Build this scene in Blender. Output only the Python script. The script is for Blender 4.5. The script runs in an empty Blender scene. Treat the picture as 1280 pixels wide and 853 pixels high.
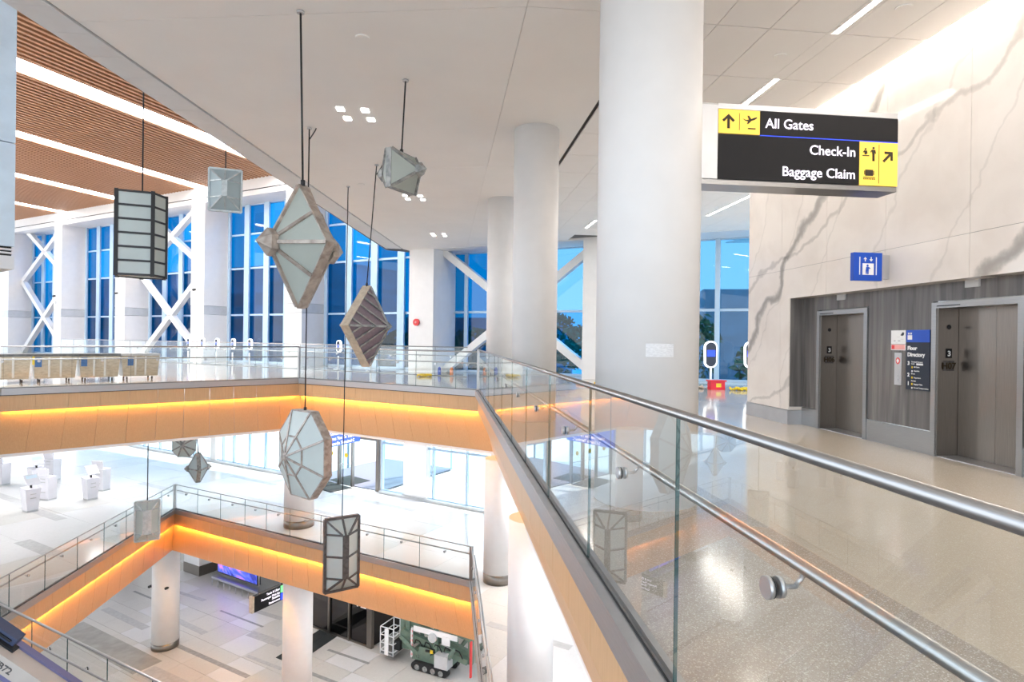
import bpy, math, random
from mathutils import Vector, Matrix
random.seed(7)
C = bpy.context.scene.collection
SC = bpy.context.scene

# ------------------------------------------------------------------ camera
cam_d = bpy.data.cameras.new('camera'); cam = bpy.data.objects.new('camera', cam_d); C.objects.link(cam)
cam_d.sensor_width = 36; cam_d.lens = 746.9 / 1280 * 36; cam_d.clip_start = .05; cam_d.clip_end = 900
R_ = Vector((.99354473, -.11270704, .01288363)); U_ = Vector((-.01254612, .00370338, .99991444)); F_ = Vector((.11274511, .99362136, -.00226544))
cam.matrix_world = Matrix(((R_.x, U_.x, -F_.x, 0), (R_.y, U_.y, -F_.y, 0), (R_.z, U_.z, -F_.z, 1.65), (0, 0, 0, 1)))
SC.camera = cam
SC.view_settings.view_transform = 'Standard'; SC.view_settings.look = 'None'
SC.view_settings.gamma = 1; SC.view_settings.use_curve_mapping = False
SC.view_settings.exposure = 1.38
SC.cycles.max_bounces = 9; SC.cycles.diffuse_bounces = 4; SC.cycles.glossy_bounces = 4
SC.cycles.transmission_bounces = 6; SC.cycles.transparent_max_bounces = 24
SC.cycles.caustics_reflective = False; SC.cycles.caustics_refractive = False
SC.cycles.sample_clamp_indirect = 6

# ------------------------------------------------------------------ world and sun
W = bpy.data.worlds.new('sky'); SC.world = W; W.use_nodes = True
nt = W.node_tree; nt.nodes.clear()
tc = nt.nodes.new('ShaderNodeTexCoord'); sx = nt.nodes.new('ShaderNodeSeparateXYZ'); cr = nt.nodes.new('ShaderNodeValToRGB')
bg = nt.nodes.new('ShaderNodeBackground'); wo = nt.nodes.new('ShaderNodeOutputWorld')
nt.links.new(tc.outputs['Generated'], sx.inputs[0]); nt.links.new(sx.outputs['Z'], cr.inputs[0])
cr.color_ramp.elements[0].position = 0.0; cr.color_ramp.elements[0].color = (.86, .93, 1, 1)
cr.color_ramp.elements[1].position = .7; cr.color_ramp.elements[1].color = (.42, .66, 1, 1)
nt.links.new(cr.outputs[0], bg.inputs[0]); bg.inputs[1].default_value = 1.35
nt.links.new(bg.outputs[0], wo.inputs[0])
sd = bpy.data.lights.new('sun', 'SUN'); sd.energy = 4.5; sd.angle = .02; sd.color = (1, .96, .9)
so = bpy.data.objects.new('sun', sd); C.objects.link(so)
so.rotation_euler = Vector((-.62, -.42, -.66)).to_track_quat('-Z', 'Y').to_euler()

def area(loc, direction, sx_, sy_, energy, col=(1, .93, .85), along=None, name='lamp'):
    d = bpy.data.lights.new(name, 'AREA'); d.shape = 'RECTANGLE'; d.size = sx_; d.size_y = sy_; d.energy = energy; d.color = col
    o = bpy.data.objects.new(name, d); C.objects.link(o)
    z = -Vector(direction).normalized()
    x = Vector(along or (1, 0, 0)); x = (x - x.dot(z) * z).normalized(); y = z.cross(x)
    o.matrix_world = Matrix(((x.x, y.x, z.x, loc[0]), (x.y, y.y, z.y, loc[1]), (x.z, y.z, z.z, loc[2]), (0, 0, 0, 1)))
    return o

# ------------------------------------------------------------------ materials
def newmat(name):
    m = bpy.data.materials.new(name); m.use_nodes = True
    return m, m.node_tree, m.node_tree.nodes['Principled BSDF']
def pos(nt, scale=(1, 1, 1)):
    g = nt.nodes.new('ShaderNodeNewGeometry'); mp = nt.nodes.new('ShaderNodeMapping'); mp.inputs['Scale'].default_value = scale
    nt.links.new(g.outputs['Position'], mp.inputs[0]); return mp.outputs[0]
def noise(nt, vec, scale, detail=3, dist=0):
    n = nt.nodes.new('ShaderNodeTexNoise'); n.inputs['Scale'].default_value = scale; n.inputs['Detail'].default_value = detail
    n.inputs['Distortion'].default_value = dist; nt.links.new(vec, n.inputs['Vector']); return n.outputs['Fac']
def ramp(nt, fac, stops):
    r = nt.nodes.new('ShaderNodeValToRGB'); e = r.color_ramp.elements
    while len(e) < len(stops): e.new(.5)
    for k, (p, c) in enumerate(stops): e[k].position = p; e[k].color = (*c, 1)
    nt.links.new(fac, r.inputs[0]); return r.outputs[0]
def mixc(nt, fac, a, b):
    m = nt.nodes.new('ShaderNodeMix'); m.data_type = 'RGBA'
    if isinstance(fac, float): m.inputs[0].default_value = fac
    else: nt.links.new(fac, m.inputs[0])
    for i, v in ((6, a), (7, b)):
        if isinstance(v, tuple): m.inputs[i].default_value = (*v, 1)
        else: nt.links.new(v, m.inputs[i])
    return m.outputs[2]
def bump(nt, b, h, s=.2, d=.01):
    n = nt.nodes.new('ShaderNodeBump'); n.inputs['Strength'].default_value = s; n.inputs['Distance'].default_value = d
    nt.links.new(h, n.inputs['Height']); nt.links.new(n.outputs[0], b.inputs['Normal'])
def plain(name, col, rough=.5, metal=0, var=.06, scale=3, stretch=(1, 1, 1), spec=.5):
    m, nt, b = newmat(name); f = noise(nt, pos(nt, stretch), scale)
    c0 = tuple(max(0, c * (1 - var)) for c in col); c1 = tuple(min(1, c * (1 + var)) for c in col)
    nt.links.new(ramp(nt, f, [(.3, c0), (.7, c1)]), b.inputs['Base Color'])
    b.inputs['Roughness'].default_value = rough; b.inputs['Metallic'].default_value = metal; b.inputs['Specular IOR Level'].default_value = spec
    return m
def emis(name, col, s):
    m, nt, b = newmat(name); b.inputs['Base Color'].default_value = (*col, 1)
    b.inputs['Emission Color'].default_value = (*col, 1); b.inputs['Emission Strength'].default_value = s; return m
def glass(name, tint, ior=1.5, back=False):
    m, nt, b = newmat(name); nt.nodes.remove(b); out = nt.nodes['Material Output']
    fr = nt.nodes.new('ShaderNodeFresnel'); fr.inputs[0].default_value = ior
    ge = nt.nodes.new('ShaderNodeNewGeometry'); su = nt.nodes.new('ShaderNodeMath'); su.operation = 'SUBTRACT'; su.inputs[0].default_value = 1
    mu = nt.nodes.new('ShaderNodeMath'); mu.operation = 'MULTIPLY'
    nt.links.new(ge.outputs['Backfacing'], su.inputs[1]); nt.links.new(fr.outputs[0], mu.inputs[0]); nt.links.new(su.outputs[0], mu.inputs[1])
    t = nt.nodes.new('ShaderNodeBsdfTransparent'); t.inputs[0].default_value = (*tint, 1)
    g = nt.nodes.new('ShaderNodeBsdfGlossy'); g.inputs['Roughness'].default_value = 0.0
    f = noise(nt, pos(nt), 2.0); nt.links.new(ramp(nt, f, [(0, (.96, .97, .97)), (1, (1, 1, 1))]), g.inputs[0])
    mx = nt.nodes.new('ShaderNodeMixShader'); nt.links.new(mu.outputs[0], mx.inputs[0]); nt.links.new(t.outputs[0], mx.inputs[1]); nt.links.new(g.outputs[0], mx.inputs[2])
    nt.links.new(mx.outputs[0], out.inputs[0]); return m
def brushed(name, col, rough=.28, stretch=(1, 1, 60)):
    m, nt, b = newmat(name); f = noise(nt, pos(nt, stretch), 4, 4)
    nt.links.new(ramp(nt, f, [(.3, tuple(c * .86 for c in col)), (.7, col)]), b.inputs['Base Color'])
    b.inputs['Metallic'].default_value = 1; b.inputs['Roughness'].default_value = rough; bump(nt, b, f, .06, .002); return m

M = {}
M['white'] = plain('white_paint', (.77, .755, .745), .55, 0, .02)
M['ceiling'] = plain('ceiling_white', (.93, .895, .855), .8, 0, .015, 1)
M['ceil_dark'] = plain('ceiling_gap', (.16, .15, .14), .9)
M['band'] = plain('band_grey', (.78, .775, .77), .7, 0, .02)
M['steel'] = brushed('brushed_steel', (.38, .375, .37), .28)
M['steel_h'] = brushed('brushed_rail_steel', (.43, .415, .405), .34, (3, 3, 80))
M['band_metal'] = brushed('satin_band', (.47, .465, .47), .5)
M['satin'] = plain('satin_metal', (.55, .55, .56), .35, .85, .05)
M['steel_warm'] = brushed('warm_steel', (.27, .24, .215), .30, (40, 40, 1))
M['dark'] = plain('black_metal', (.025, .025, .027), .45, .3)
M['black'] = plain('black_rubber', (.015, .015, .016), .7)
M['mull'] = plain('mullion_metal', (.42, .55, .68), .45, .3, .03)
M['glass'] = glass('guard_glass', (.975, .99, .985), 1.65)
M['glass_edge'] = plain('glass_edge_green', (.02, .075, .07), .2, 0, .2)
M['blue_glass'] = glass('blue_window_glass', (.002, .25, .42), 1.45)
M['blue_glass_hi'] = glass('light_blue_window_glass', (.06, .36, .56), 1.45)
M['blue_glass_lo'] = glass('deep_blue_window_glass', (.002, .20, .33), 1.45)
M['cyan_glass'] = glass('cyan_window_glass', (.27, .46, .58), 1.4)
M['clear'] = glass('clear_window_glass', (.90, .96, .97), 1.3)
M['smoke'] = glass('smoked_glass', (.35, .33, .33), 1.45)
M['grey_panel'] = plain('grey_panel', (.55, .56, .57), .5)
M['blue_steel'] = plain('pale_blue_panel', (.66, .78, .88), .3, .1, .05)
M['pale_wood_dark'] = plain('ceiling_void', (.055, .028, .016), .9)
M['strip'] = emis('ceiling_strip', (.97, .98, 1), 9.5)
M['lin'] = emis('linear_light', (1, .97, .93), 6)
M['amber'] = emis('amber_led', (1, .5, .06), 1.2)
M['screen_blue'] = emis('screen_blue', (.02, .06, .75), .5)
M['ring'] = emis('white_ring_light', (.95, .98, 1), .9)
M['text'] = emis('lit_white_letters', (.95, .88, 1), .4)
M['yellow'] = emis('lit_yellow', (.95, .60, .08), .22)
M['signblack'] = plain('sign_black', (.010, .009, .010), .5, spec=.25)
M['iconblack'] = plain('icon_black', (.03, .015, .0), .5)
M['blue'] = plain('sign_blue', (.005, .075, .50), .35)
M['navy'] = plain('sign_navy', (.006, .012, .03), .35)
M['whitep'] = plain('print_white', (.85, .85, .85), .5, 0, .02)
M['redp'] = plain('print_red', (.75, .05, .05), .5)
M['pinkp'] = plain('print_pink', (.85, .40, .38), .5)
M['red'] = plain('red_plastic', (.75, .01, .03), .4)
M['yel'] = plain('yellow_plastic', (.85, .60, .02), .45)
M['oran'] = plain('orange_plastic', (.8, .2, .02), .45)
M['kiosk'] = plain('kiosk_white', (.72, .71, .76), .35, 0, .03)
M['mat'] = plain('door_mat', (.025, .03, .03), .95, 0, .3, 40)
M['carpet'] = plain('carpet_grey', (.20, .20, .25), .95, 0, .15, 30)
M['green'] = plain('lift_green', (.15, .22, .17), .45, .1, .12, 6)
M['beige'] = plain('boom_beige', (.52, .46, .40), .5, 0, .05)
M['purple'] = plain('boom_edge_blue', (.16, .15, .27), .45)
M['block_blue'] = plain('dark_slate_blue', (.05, .065, .12), .4)
M['concrete'] = plain('street_concrete', (.72, .74, .76), .9, 0, .08, .3)
M['bldg'] = plain('distant_building', (.22, .27, .32), .8, 0, .3, .2)
M['bluebldg'] = plain('far_garage', (.42, .48, .54), .8, 0, .3, .12, (1, 1, 6))
M['leaf'] = plain('tree_leaves', (.05, .13, .05), .9, 0, .6, 2)
M['bark'] = plain('bark', (.10, .07, .05), .9)
M['sheet_grey'] = plain('printed_sheet', (.72, .72, .73), .4, 0, .12, 30, (1, 1, 3))
M['wrapblue'] = plain('blue_tape', (.03, .12, .32), .4)

def wood(name, a, b_, rough=.42):
    m, nt, b = newmat(name); v = pos(nt, (14, 14, .7)); f = noise(nt, v, 3, 5, .6); f2 = noise(nt, pos(nt, (60, 60, 2)), 2, 2)
    c = mixc(nt, f2, ramp(nt, f, [(.3, a), (.7, b_)]), tuple(x * .9 for x in a))
    nt.links.new(c, b.inputs['Base Color']); b.inputs['Roughness'].default_value = rough; bump(nt, b, f2, .05, .002); return m
M['wood'] = wood('oak_veneer', (.62, .365, .18), (.72, .45, .24))
M['slat'] = wood('walnut_slat', (.46, .235, .125), (.57, .31, .17), .55)

def terrazzo(name, base, chip_l, chip_d, rough, sc=55, amt=.5):
    m, nt, b = newmat(name); v = nt.nodes.new('ShaderNodeTexVoronoi'); v.inputs['Scale'].default_value = sc
    p = pos(nt); nt.links.new(p, v.inputs['Vector'])
    sep = nt.nodes.new('ShaderNodeSeparateColor'); nt.links.new(v.outputs['Color'], sep.inputs[0])
    big = noise(nt, p, .35, 2)
    c0 = ramp(nt, big, [(.3, tuple(x * .94 for x in base)), (.7, base)])
    c1 = ramp(nt, sep.outputs[0], [(0, chip_d), (.12, base), (.8, base), (1, chip_l)])
    nt.links.new(mixc(nt, amt, c0, c1), b.inputs['Base Color'])
    r = ramp(nt, noise(nt, p, 1.3, 3), [(.3, (rough * .8,) * 3), (.7, (rough * 1.2,) * 3)]); nt.links.new(r, b.inputs['Roughness'])
    b.inputs['Specular IOR Level'].default_value = .6
    return m
M['terr'] = terrazzo('beige_terrazzo', (.56, .48, .385), (.80, .76, .70), (.42, .37, .31), .10, 170, .5)
M['terr_grey'] = terrazzo('grey_terrazzo', (.38, .33, .28), (.80, .76, .70), (.25, .21, .18), .14, 165, .75)
M['tile'] = terrazzo('white_tile', (.74, .73, .72), (.86, .86, .86), (.6, .6, .6), .14, 20, .2)
M['tile_warm'] = terrazzo('warm_white_tile', (.66, .64, .60), (.8, .78, .75), (.5, .48, .45), .16, 20, .2)
M['inlay'] = plain('grey_inlay', (.34, .34, .33), .25, 0, .12, 6)
M['inlay_l'] = plain('pale_grey_inlay', (.52, .51, .50), .25, 0, .08, 6)
M['inlay_d'] = plain('shiny_grey_inlay', (.40, .39, .36), .14, 0, .12, 2)
M['grout'] = plain('grout', (.28, .27, .26), .9)

def marble():
    m, nt, b = newmat('veined_marble'); v = pos(nt, (1, 1, 1))
    w = nt.nodes.new('ShaderNodeTexNoise'); w.inputs['Scale'].default_value = .9; w.inputs['Detail'].default_value = 6; nt.links.new(v, w.inputs['Vector'])
    sc = nt.nodes.new('ShaderNodeVectorMath'); sc.operation = 'MULTIPLY_ADD'; sc.inputs[1].default_value = (1.1, 1.1, 1.1)
    nt.links.new(w.outputs['Color'], sc.inputs[0]); nt.links.new(v, sc.inputs[2])
    def vein(rot, scale, width, dark):
        mp = nt.nodes.new('ShaderNodeMapping'); mp.inputs['Rotation'].default_value = (rot, 0, 0); nt.links.new(sc.outputs[0], mp.inputs[0])
        wv = nt.nodes.new('ShaderNodeTexWave'); wv.bands_direction = 'Y'; wv.inputs['Scale'].default_value = scale
        wv.inputs['Distortion'].default_value = 2.2; wv.inputs['Detail'].default_value = 4; wv.inputs['Detail Scale'].default_value = 1.2
        nt.links.new(mp.outputs[0], wv.inputs['Vector'])
        return ramp(nt, wv.outputs['Fac'], [(0, (dark,) * 3), (width, (1,) * 3)])
    v1 = vein(-.8, .085, .009, .5); v2 = vein(1.9, .12, .0035, .74); v3 = vein(-.5, .25, .006, .88)
    cloud = ramp(nt, noise(nt, sc.outputs[0], 1.5, 5), [(.3, (.70, .64, .59)), (.6, (.76, .705, .655))])
    def mul(a, c):
        x = nt.nodes.new('ShaderNodeMix'); x.data_type = 'RGBA'; x.blend_type = 'MULTIPLY'; x.inputs[0].default_value = 1
        nt.links.new(a, x.inputs[6]); nt.links.new(c, x.inputs[7]); return x.outputs[2]
    nt.links.new(mul(mul(mul(cloud, v1), v2), v3), b.inputs['Base Color']); b.inputs['Roughness'].default_value = .09; return m
M['marble'] = marble()
def darkstone():
    m, nt, b = newmat('grey_wood_vein_stone'); f = noise(nt, pos(nt, (6, 6, .35)), 1.6, 6, .4)
    nt.links.new(ramp(nt, f, [(.3, (.085, .08, .078)), (.55, (.15, .14, .135)), (.75, (.22, .205, .195))]), b.inputs['Base Color'])
    b.inputs['Roughness'].default_value = .25; return m
M['stone'] = darkstone()
def weathered(name, a, b_, rough=.5, metal=.35):
    m, nt, b = newmat(name); p = pos(nt); f = noise(nt, p, 9, 6, .5)
    nt.links.new(ramp(nt, f, [(.35, a), (.65, b_)]), b.inputs['Base Color']); b.inputs['Roughness'].default_value = rough; b.inputs['Metallic'].default_value = metal
    bump(nt, b, f, .15, .01); return m
M['fr_tan'] = weathered('weathered_tan_metal', (.30, .25, .215), (.50, .44, .39))
M['fr_grey'] = weathered('weathered_grey_metal', (.20, .21, .205), (.42, .41, .39))
M['fr_pale'] = weathered('weathered_pale_metal', (.45, .50, .50), (.62, .66, .66))
M['fr_dark'] = weathered('dark_bronze_metal', (.075, .07, .068), (.14, .13, .125))
M['fr_cream'] = weathered('cream_metal', (.55, .47, .36), (.68, .60, .48))
def frosted(name, col):
    m, nt, b = newmat(name); f = noise(nt, pos(nt), 2.5, 4)
    nt.links.new(ramp(nt, f, [(.3, tuple(c * .9 for c in col)), (.7, col)]), b.inputs['Base Color'])
    b.inputs['Roughness'].default_value = .38
    tr = nt.nodes.new('ShaderNodeBsdfTranslucent'); tr.inputs[0].default_value = (*col, 1)
    mx = nt.nodes.new('ShaderNodeMixShader'); mx.inputs[0].default_value = .35; out = nt.nodes['Material Output']
    nt.links.new(b.outputs[0], mx.inputs[1]); nt.links.new(tr.outputs[0], mx.inputs[2]); nt.links.new(mx.outputs[0], out.inputs[0]); return m
M['frost'] = frosted('frosted_glass', (.62, .67, .62))
M['frost_w'] = frosted('white_frosted_glass', (.72, .78, .75))
M['frost_b'] = frosted('bluish_frosted_glass', (.58, .68, .70))
M['mauve'] = plain('mauve_glass', (.20, .155, .18), .4, 0, .12, 20)
M['wrap'] = plain('wrapped_cardboard', (.47, .39, .29), .3, 0, .18, 7, (1, 1, 3))
M['wrap_w'] = plain('plastic_film_strap', (.68, .66, .62), .2, 0, .08)

# ------------------------------------------------------------------ mesh helpers
WL = {}
class MB:
    def __init__(s): s.v = []; s.f = []; s.smooth = set()
    def add(s, vs, fs, smooth=False):
        b = len(s.v); s.v += [Vector(v) for v in vs]
        for f in fs:
            if smooth: s.smooth.add(len(s.f))
            s.f.append([i + b for i in f])
    def box(s, c, d, rz=0):
        x, y, z = d[0] / 2, d[1] / 2, d[2] / 2; ca, sa = math.cos(rz), math.sin(rz)
        vs = [(c[0] + i * x * ca - j * y * sa, c[1] + i * x * sa + j * y * ca, c[2] + k * z) for k in (-1, 1) for i, j in ((-1, -1), (1, -1), (1, 1), (-1, 1))]
        s.add(vs, [(3, 2, 1, 0), (4, 5, 6, 7), (0, 1, 5, 4), (1, 2, 6, 5), (2, 3, 7, 6), (3, 0, 4, 7)]); return s
    def bb(s, a, b): return s.box([(p + q) / 2 for p, q in zip(a, b)], [abs(q - p) for p, q in zip(a, b)])
    def prism(s, poly, off):
        off = Vector(off); poly = [Vector(p) for p in poly]; n = len(poly)
        nrm = Vector((0, 0, 0))
        for i in range(n): nrm += poly[i].cross(poly[(i + 1) % n])
        if nrm.dot(off) > 0: poly = poly[::-1]
        vs = poly + [p + off for p in poly]
        s.add(vs, [list(range(n)), list(range(2 * n - 1, n - 1, -1))] + [(i, i + n, (i + 1) % n + n, (i + 1) % n) for i in range(n)]); return s
    def bar(s, p, q, w, h=None, up=(0, 0, 1)):
        p, q = Vector(p), Vector(q); h = h or w; d = (q - p).normalized(); u = Vector(up)
        if abs(d.dot(u)) > .98: u = Vector((1, 0, 0))
        x = d.cross(u).normalized() * w / 2; y = x.cross(d).normalized() * h / 2
        return s.prism([p - x - y, p + x - y, p + x + y, p - x + y], q - p)
    def cyl(s, p, q, r, n=16, r2=None, smooth=True):
        p, q = Vector(p), Vector(q); r2 = r if r2 is None else r2; d = (q - p).normalized(); u = Vector((0, 0, 1)) if abs(d.z) < .9 else Vector((1, 0, 0))
        x = d.cross(u).normalized(); y = d.cross(x)
        a = [2 * math.pi * i / n for i in range(n)]
        vs = [p + (x * math.cos(t) + y * math.sin(t)) * r for t in a] + [q + (x * math.cos(t) + y * math.sin(t)) * r2 for t in a]
        b = len(s.v); s.add(vs, [(i, (i + 1) % n, (i + 1) % n + n, i + n) for i in range(n)], smooth)
        s.add([], []); s.f.append([b + i for i in range(n - 1, -1, -1)]); s.f.append([b + n + i for i in range(n)]); return s
    def tube(s, pts, r, n=8):
        for a, b in zip(pts, pts[1:]): s.cyl(a, b, r, n)
        return s
    def build(s, name, mat, parent=None, off=None):
        me = bpy.data.meshes.new(name); o_ = Vector(WL.get(parent.name, (0, 0, 0))) if parent else Vector((0, 0, 0))
        me.from_pydata([v - o_ for v in s.v], [], s.f); me.materials.append(M[mat] if isinstance(mat, str) else mat)
        for i, p in enumerate(me.polygons): p.use_smooth = i in s.smooth
        ob = bpy.data.objects.new(name, me); C.objects.link(ob); WL[ob.name] = o_
        if parent: ob.parent = parent
        me.validate(); me.update(); return ob
def box(c, d, rz=0): return MB().box(c, d, rz)
def tag(o, label, cat, group=None, kind=None):
    o['label'] = label
    if cat: o['category'] = cat
    if group: o['group'] = group
    if kind: o['kind'] = kind
    return o
def thing(name, label, cat, loc=(0, 0, 0), group=None):
    o = bpy.data.objects.new(name, None); o.empty_display_size = .2; C.objects.link(o); o.location = loc; WL[o.name] = Vector(loc)
    return tag(o, label, cat, group)
def setting(name, label=None, loc=(0, 0, 0)):
    o = bpy.data.objects.new(name, None); C.objects.link(o); o.location = loc; WL[o.name] = Vector(loc); o['kind'] = 'structure'
    if label: o['label'] = label
    return o
def struct(mb, name, mat, label=None):
    o = mb.build(name, mat); o['kind'] = 'structure'
    if label: o['label'] = label
    return o
def copy_tree(o, parent=None):
    c = o.copy(); C.objects.link(c); c.parent = parent; WL[c.name] = WL[o.name]
    for ch in list(o.children): copy_tree(ch, c)
    return c
def text(s, size, mat, org, R, U, parent, name='lettering', align='LEFT', bold=.0, ext=.002, squeeze=1.0, lift=.002):
    cu = bpy.data.curves.new('t', 'FONT'); cu.body = s; cu.size = size; cu.align_x = align; cu.offset = bold; cu.extrude = ext; cu.resolution_u = 3
    to = bpy.data.objects.new('t', cu); me = bpy.data.meshes.new_from_object(to)
    bpy.data.objects.remove(to); bpy.data.curves.remove(cu)
    R = Vector(R).normalized(); U = Vector(U).normalized(); N = R.cross(U); org = Vector(org); o_ = Vector(WL.get(parent.name, (0, 0, 0)))
    for v in me.vertices: v.co = org + R * v.co.x * squeeze + U * v.co.y + N * (v.co.z + lift) - o_
    me.materials.clear(); me.materials.append(M[mat]); me.name = name
    ob = bpy.data.objects.new(name, me); C.objects.link(ob); ob.parent = parent; WL[ob.name] = o_; return ob
def flat(poly2, org, R, U, t=.002, lift=.001):
    R = Vector(R).normalized(); U = Vector(U).normalized(); N = R.cross(U); org = Vector(org)
    return [org + R * x + U * y + N * lift for x, y in poly2], N * t
def decal(poly2, org, R, U, mat, parent, name, t=.002, lift=.001):
    p, o = flat(poly2, org, R, U, t, lift); return MB().prism(p, o).build(name, mat, parent)
def rect2(x0, y0, x1, y1): return [(x0, y0), (x1, y0), (x1, y1), (x0, y1)]
def dirn(a, b): return (Vector(b) - Vector(a)).normalized()
def clip(poly, a, b, c):   # keep a*x+b*y<=c
    out = []
    for i in range(len(poly)):
        p, q = poly[i], poly[(i + 1) % len(poly)]; dp = a * p[0] + b * p[1] - c; dq = a * q[0] + b * q[1] - c
        if dp <= 0: out.append(p)
        if dp * dq < 0: t = dp / (dp - dq); out.append((p[0] + t * (q[0] - p[0]), p[1] + t * (q[1] - p[1])))
    return out
def area2(poly): return abs(sum(poly[i][0] * poly[(i + 1) % len(poly)][1] - poly[(i + 1) % len(poly)][0] * poly[i][1] for i in range(len(poly)))) / 2
def slab(polys, z0, z1):
    mb = MB()
    for p in polys: mb.prism([(x, y, z0) for x, y in p], (0, 0, z1 - z0))
    return mb
def inset(poly, d):   # offset a CCW polygon's edges outward by d
    n = len(poly); out = []
    for i in range(n):
        p0, p1, p2 = Vector(poly[i - 1]), Vector(poly[i]), Vector(poly[(i + 1) % n])
        e1 = (p1 - p0).normalized(); e2 = (p2 - p1).normalized(); n1 = Vector((e1.y, -e1.x)); n2 = Vector((e2.y, -e2.x))
        k = (n1 + n2).normalized(); out.append(tuple(p1 + k * d / max(.3, k.dot(n1))))
    return out

# ------------------------------------------------------------------ plan
Z2, Z1, ZC, ZH = -5.85, -12.8, 6.0, 10.9
A3, B3, C3 = (1.11, 19.35), (-5.75, 24.68), (-13.09, 19.35)
OP3 = [(1.11, -.4), A3, B3, C3, (-13.09, -.4)]                      # opening of the top floor, CCW
E2, D2, G2, H2 = (.92, 18.55), (-11.5, 27.3), (-11.5, 15.98), (.92, 7.16)
OP2 = [H2, E2, D2, G2]
def fl(x): return 31.31 - .70 * (x + .67)       # recessed glass line of the left bays
def fr_(x): return 31.37 - .62 * (x + .75)      # the same of the right bays
def pl(x): return 29.84 - .70 * (x + 1.7)       # pier front line left
def prt(x): return 29.84 - .62 * (x + 1.7)
def f2(x): return 27.4 - .75 * x                # ground floor facade
def floor3(op, y0=-8):
    o0, a, b, c, o5 = op
    return [[(o0[0], y0), (22, y0), (22, fr_(22)), (a[0], fr_(a[0])), a, o0],
            [a, (a[0], fr_(a[0])), (-.7, fl(-.7)), (b[0], fl(b[0])), b],
            [b, (b[0], fl(b[0])), (c[0], fl(c[0])), c],
            [c, (c[0], fl(c[0])), (-45, fl(-45)), (-45, y0), (o5[0], y0), o5],
            [o5, (o5[0], y0), (o0[0], y0), o0]]
def floor2(op, y0=-8):
    h, e, d, g = op
    return [[(h[0], y0), (25, y0), (25, f2(25)), (e[0], f2(e[0])), e, h], [e, (e[0], f2(e[0])), (d[0], f2(d[0])), d],
            [d, (d[0], f2(d[0])), (-45, f2(-45)), (-45, y0), (g[0], y0), g], [g, (g[0], y0), (h[0], y0), h]]

# ------------------------------------------------------------------ floors
struct(slab(floor3(inset(OP3, .03)), -.12, 0), 'floor', 'terr', 'polished beige terrazzo floor of the top level')
struct(slab([[(1.16, -8), (2.9, -8), (2.9, 19), (1.16, 19)]], 0, .004), 'floor', 'terr_grey', 'grey speckled terrazzo border beside the glass guard')
struct(slab(floor2(inset(OP2, .03)), Z2 - .16, Z2 - .03), 'floor', 'grout', 'screed under the white tiles of the middle level')
struct(slab([[(-30, -8), (14, -8), (14, 17), (-30, 50)]], Z1 - .2, Z1 - .03), 'floor', 'grout', 'screed under the lowest level tiles')
ux, uy = Vector((.8, -.6)), Vector((.6, .8))
def tiles(parent, z, mats, size, ur, vr, polys, name='tile'):
    base = {}
    for m in mats: base[m] = MB().bb((0.004, .004, -.03), (size - .008, size - .008, 0))
    me = {m: None for m in mats}
    i0, i1 = int(ur[0] // size), int(ur[1] // size); j0, j1 = int(vr[0] // size), int(vr[1] // size)
    for i in range(i0, i1 + 1):
        for j in range(j0, j1 + 1):
            cs = [ux * (i + a) * size + uy * (j + b) * size for a, b in ((0, 0), (1, 0), (1, 1), (0, 1))]
            m = mats[(i * 7 + j * 3) % len(mats)]
            for poly in polys:
                q = [tuple(c) for c in cs]
                q = clip_poly(q, poly)
                if len(q) < 3 or area2(q) < .05: continue
                if abs(area2(q) - size * size) < .001:
                    if me[m] is None:
                        o = base[m].build(name, m, parent); me[m] = o.data
                    else:
                        o = bpy.data.objects.new(name, me[m]); C.objects.link(o); o.parent = parent; WL[o.name] = Vector((0, 0, 0))
                    o.location = (cs[0].x, cs[0].y, z); o.rotation_euler = (0, 0, math.atan2(ux.y, ux.x))
                else:
                    MB().prism([(x, y, z - .03) for x, y in shrink(q, .004)], (0, 0, .03)).build(name, m, parent)
def shrink(q, d):
    c = Vector((sum(p[0] for p in q) / len(q), sum(p[1] for p in q) / len(q)))
    return [tuple(Vector(p) + (c - Vector(p)).normalized() * d * 1.2) for p in q]
def clip_poly(q, poly):
    n = len(poly); s = sum(poly[i][0] * poly[(i + 1) % n][1] - poly[(i + 1) % n][0] * poly[i][1] for i in range(n))
    P = poly if s > 0 else poly[::-1]
    for i in range(n):
        p, r = P[i], P[(i + 1) % n]; a, b = (r[1] - p[1]), -(r[0] - p[0]); c = a * p[0] + b * p[1]
        q = clip(q, a, b, c)
        if len(q) < 3: return []
    return q
t2 = setting('floor', 'white tiled floor of the middle level')
cx2 = inset(OP2, .03)
convex2 = [[(cx2[1][0], -8), (8, -8), (8, f2(8)), (cx2[1][0], f2(cx2[1][0]))], [cx2[1], (cx2[1][0], f2(cx2[1][0])), (cx2[2][0], f2(cx2[2][0])), cx2[2]],
           [(cx2[2][0], 8), (cx2[2][0], f2(cx2[2][0])), (-30, f2(-30)), (-30, 8)]]
tiles(t2, Z2, ['tile', 'tile', 'tile_warm'], 2.4, (-46, 2), (8, 30), convex2)
for (x, y, l, w) in ((-14.0, 22.6, 2.6, .5), (-16.6, 27.0, 3.4, .4), (-13.6, 31.0, 4.0, .35), (-8.5, 28.6, 4.4, .3), (-4.4, 25.8, 4.0, .3), (-18.5, 24.2, 3.0, .45), (-2.4, 27.2, 3.0, .3), (2.2, 15.0, 2.4, .25), (-20.5, 30.2, 4, .4), (-9.8, 32.4, 3.6, .3)):
    MB().box((x, y, Z2 + .0015), (l, w, .003), math.atan2(-.6, .8)).build('inlay_strip', 'inlay_l', t2)
t1 = setting('floor', 'pale tiled floor of the lowest level with grey inlay strips')
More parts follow.
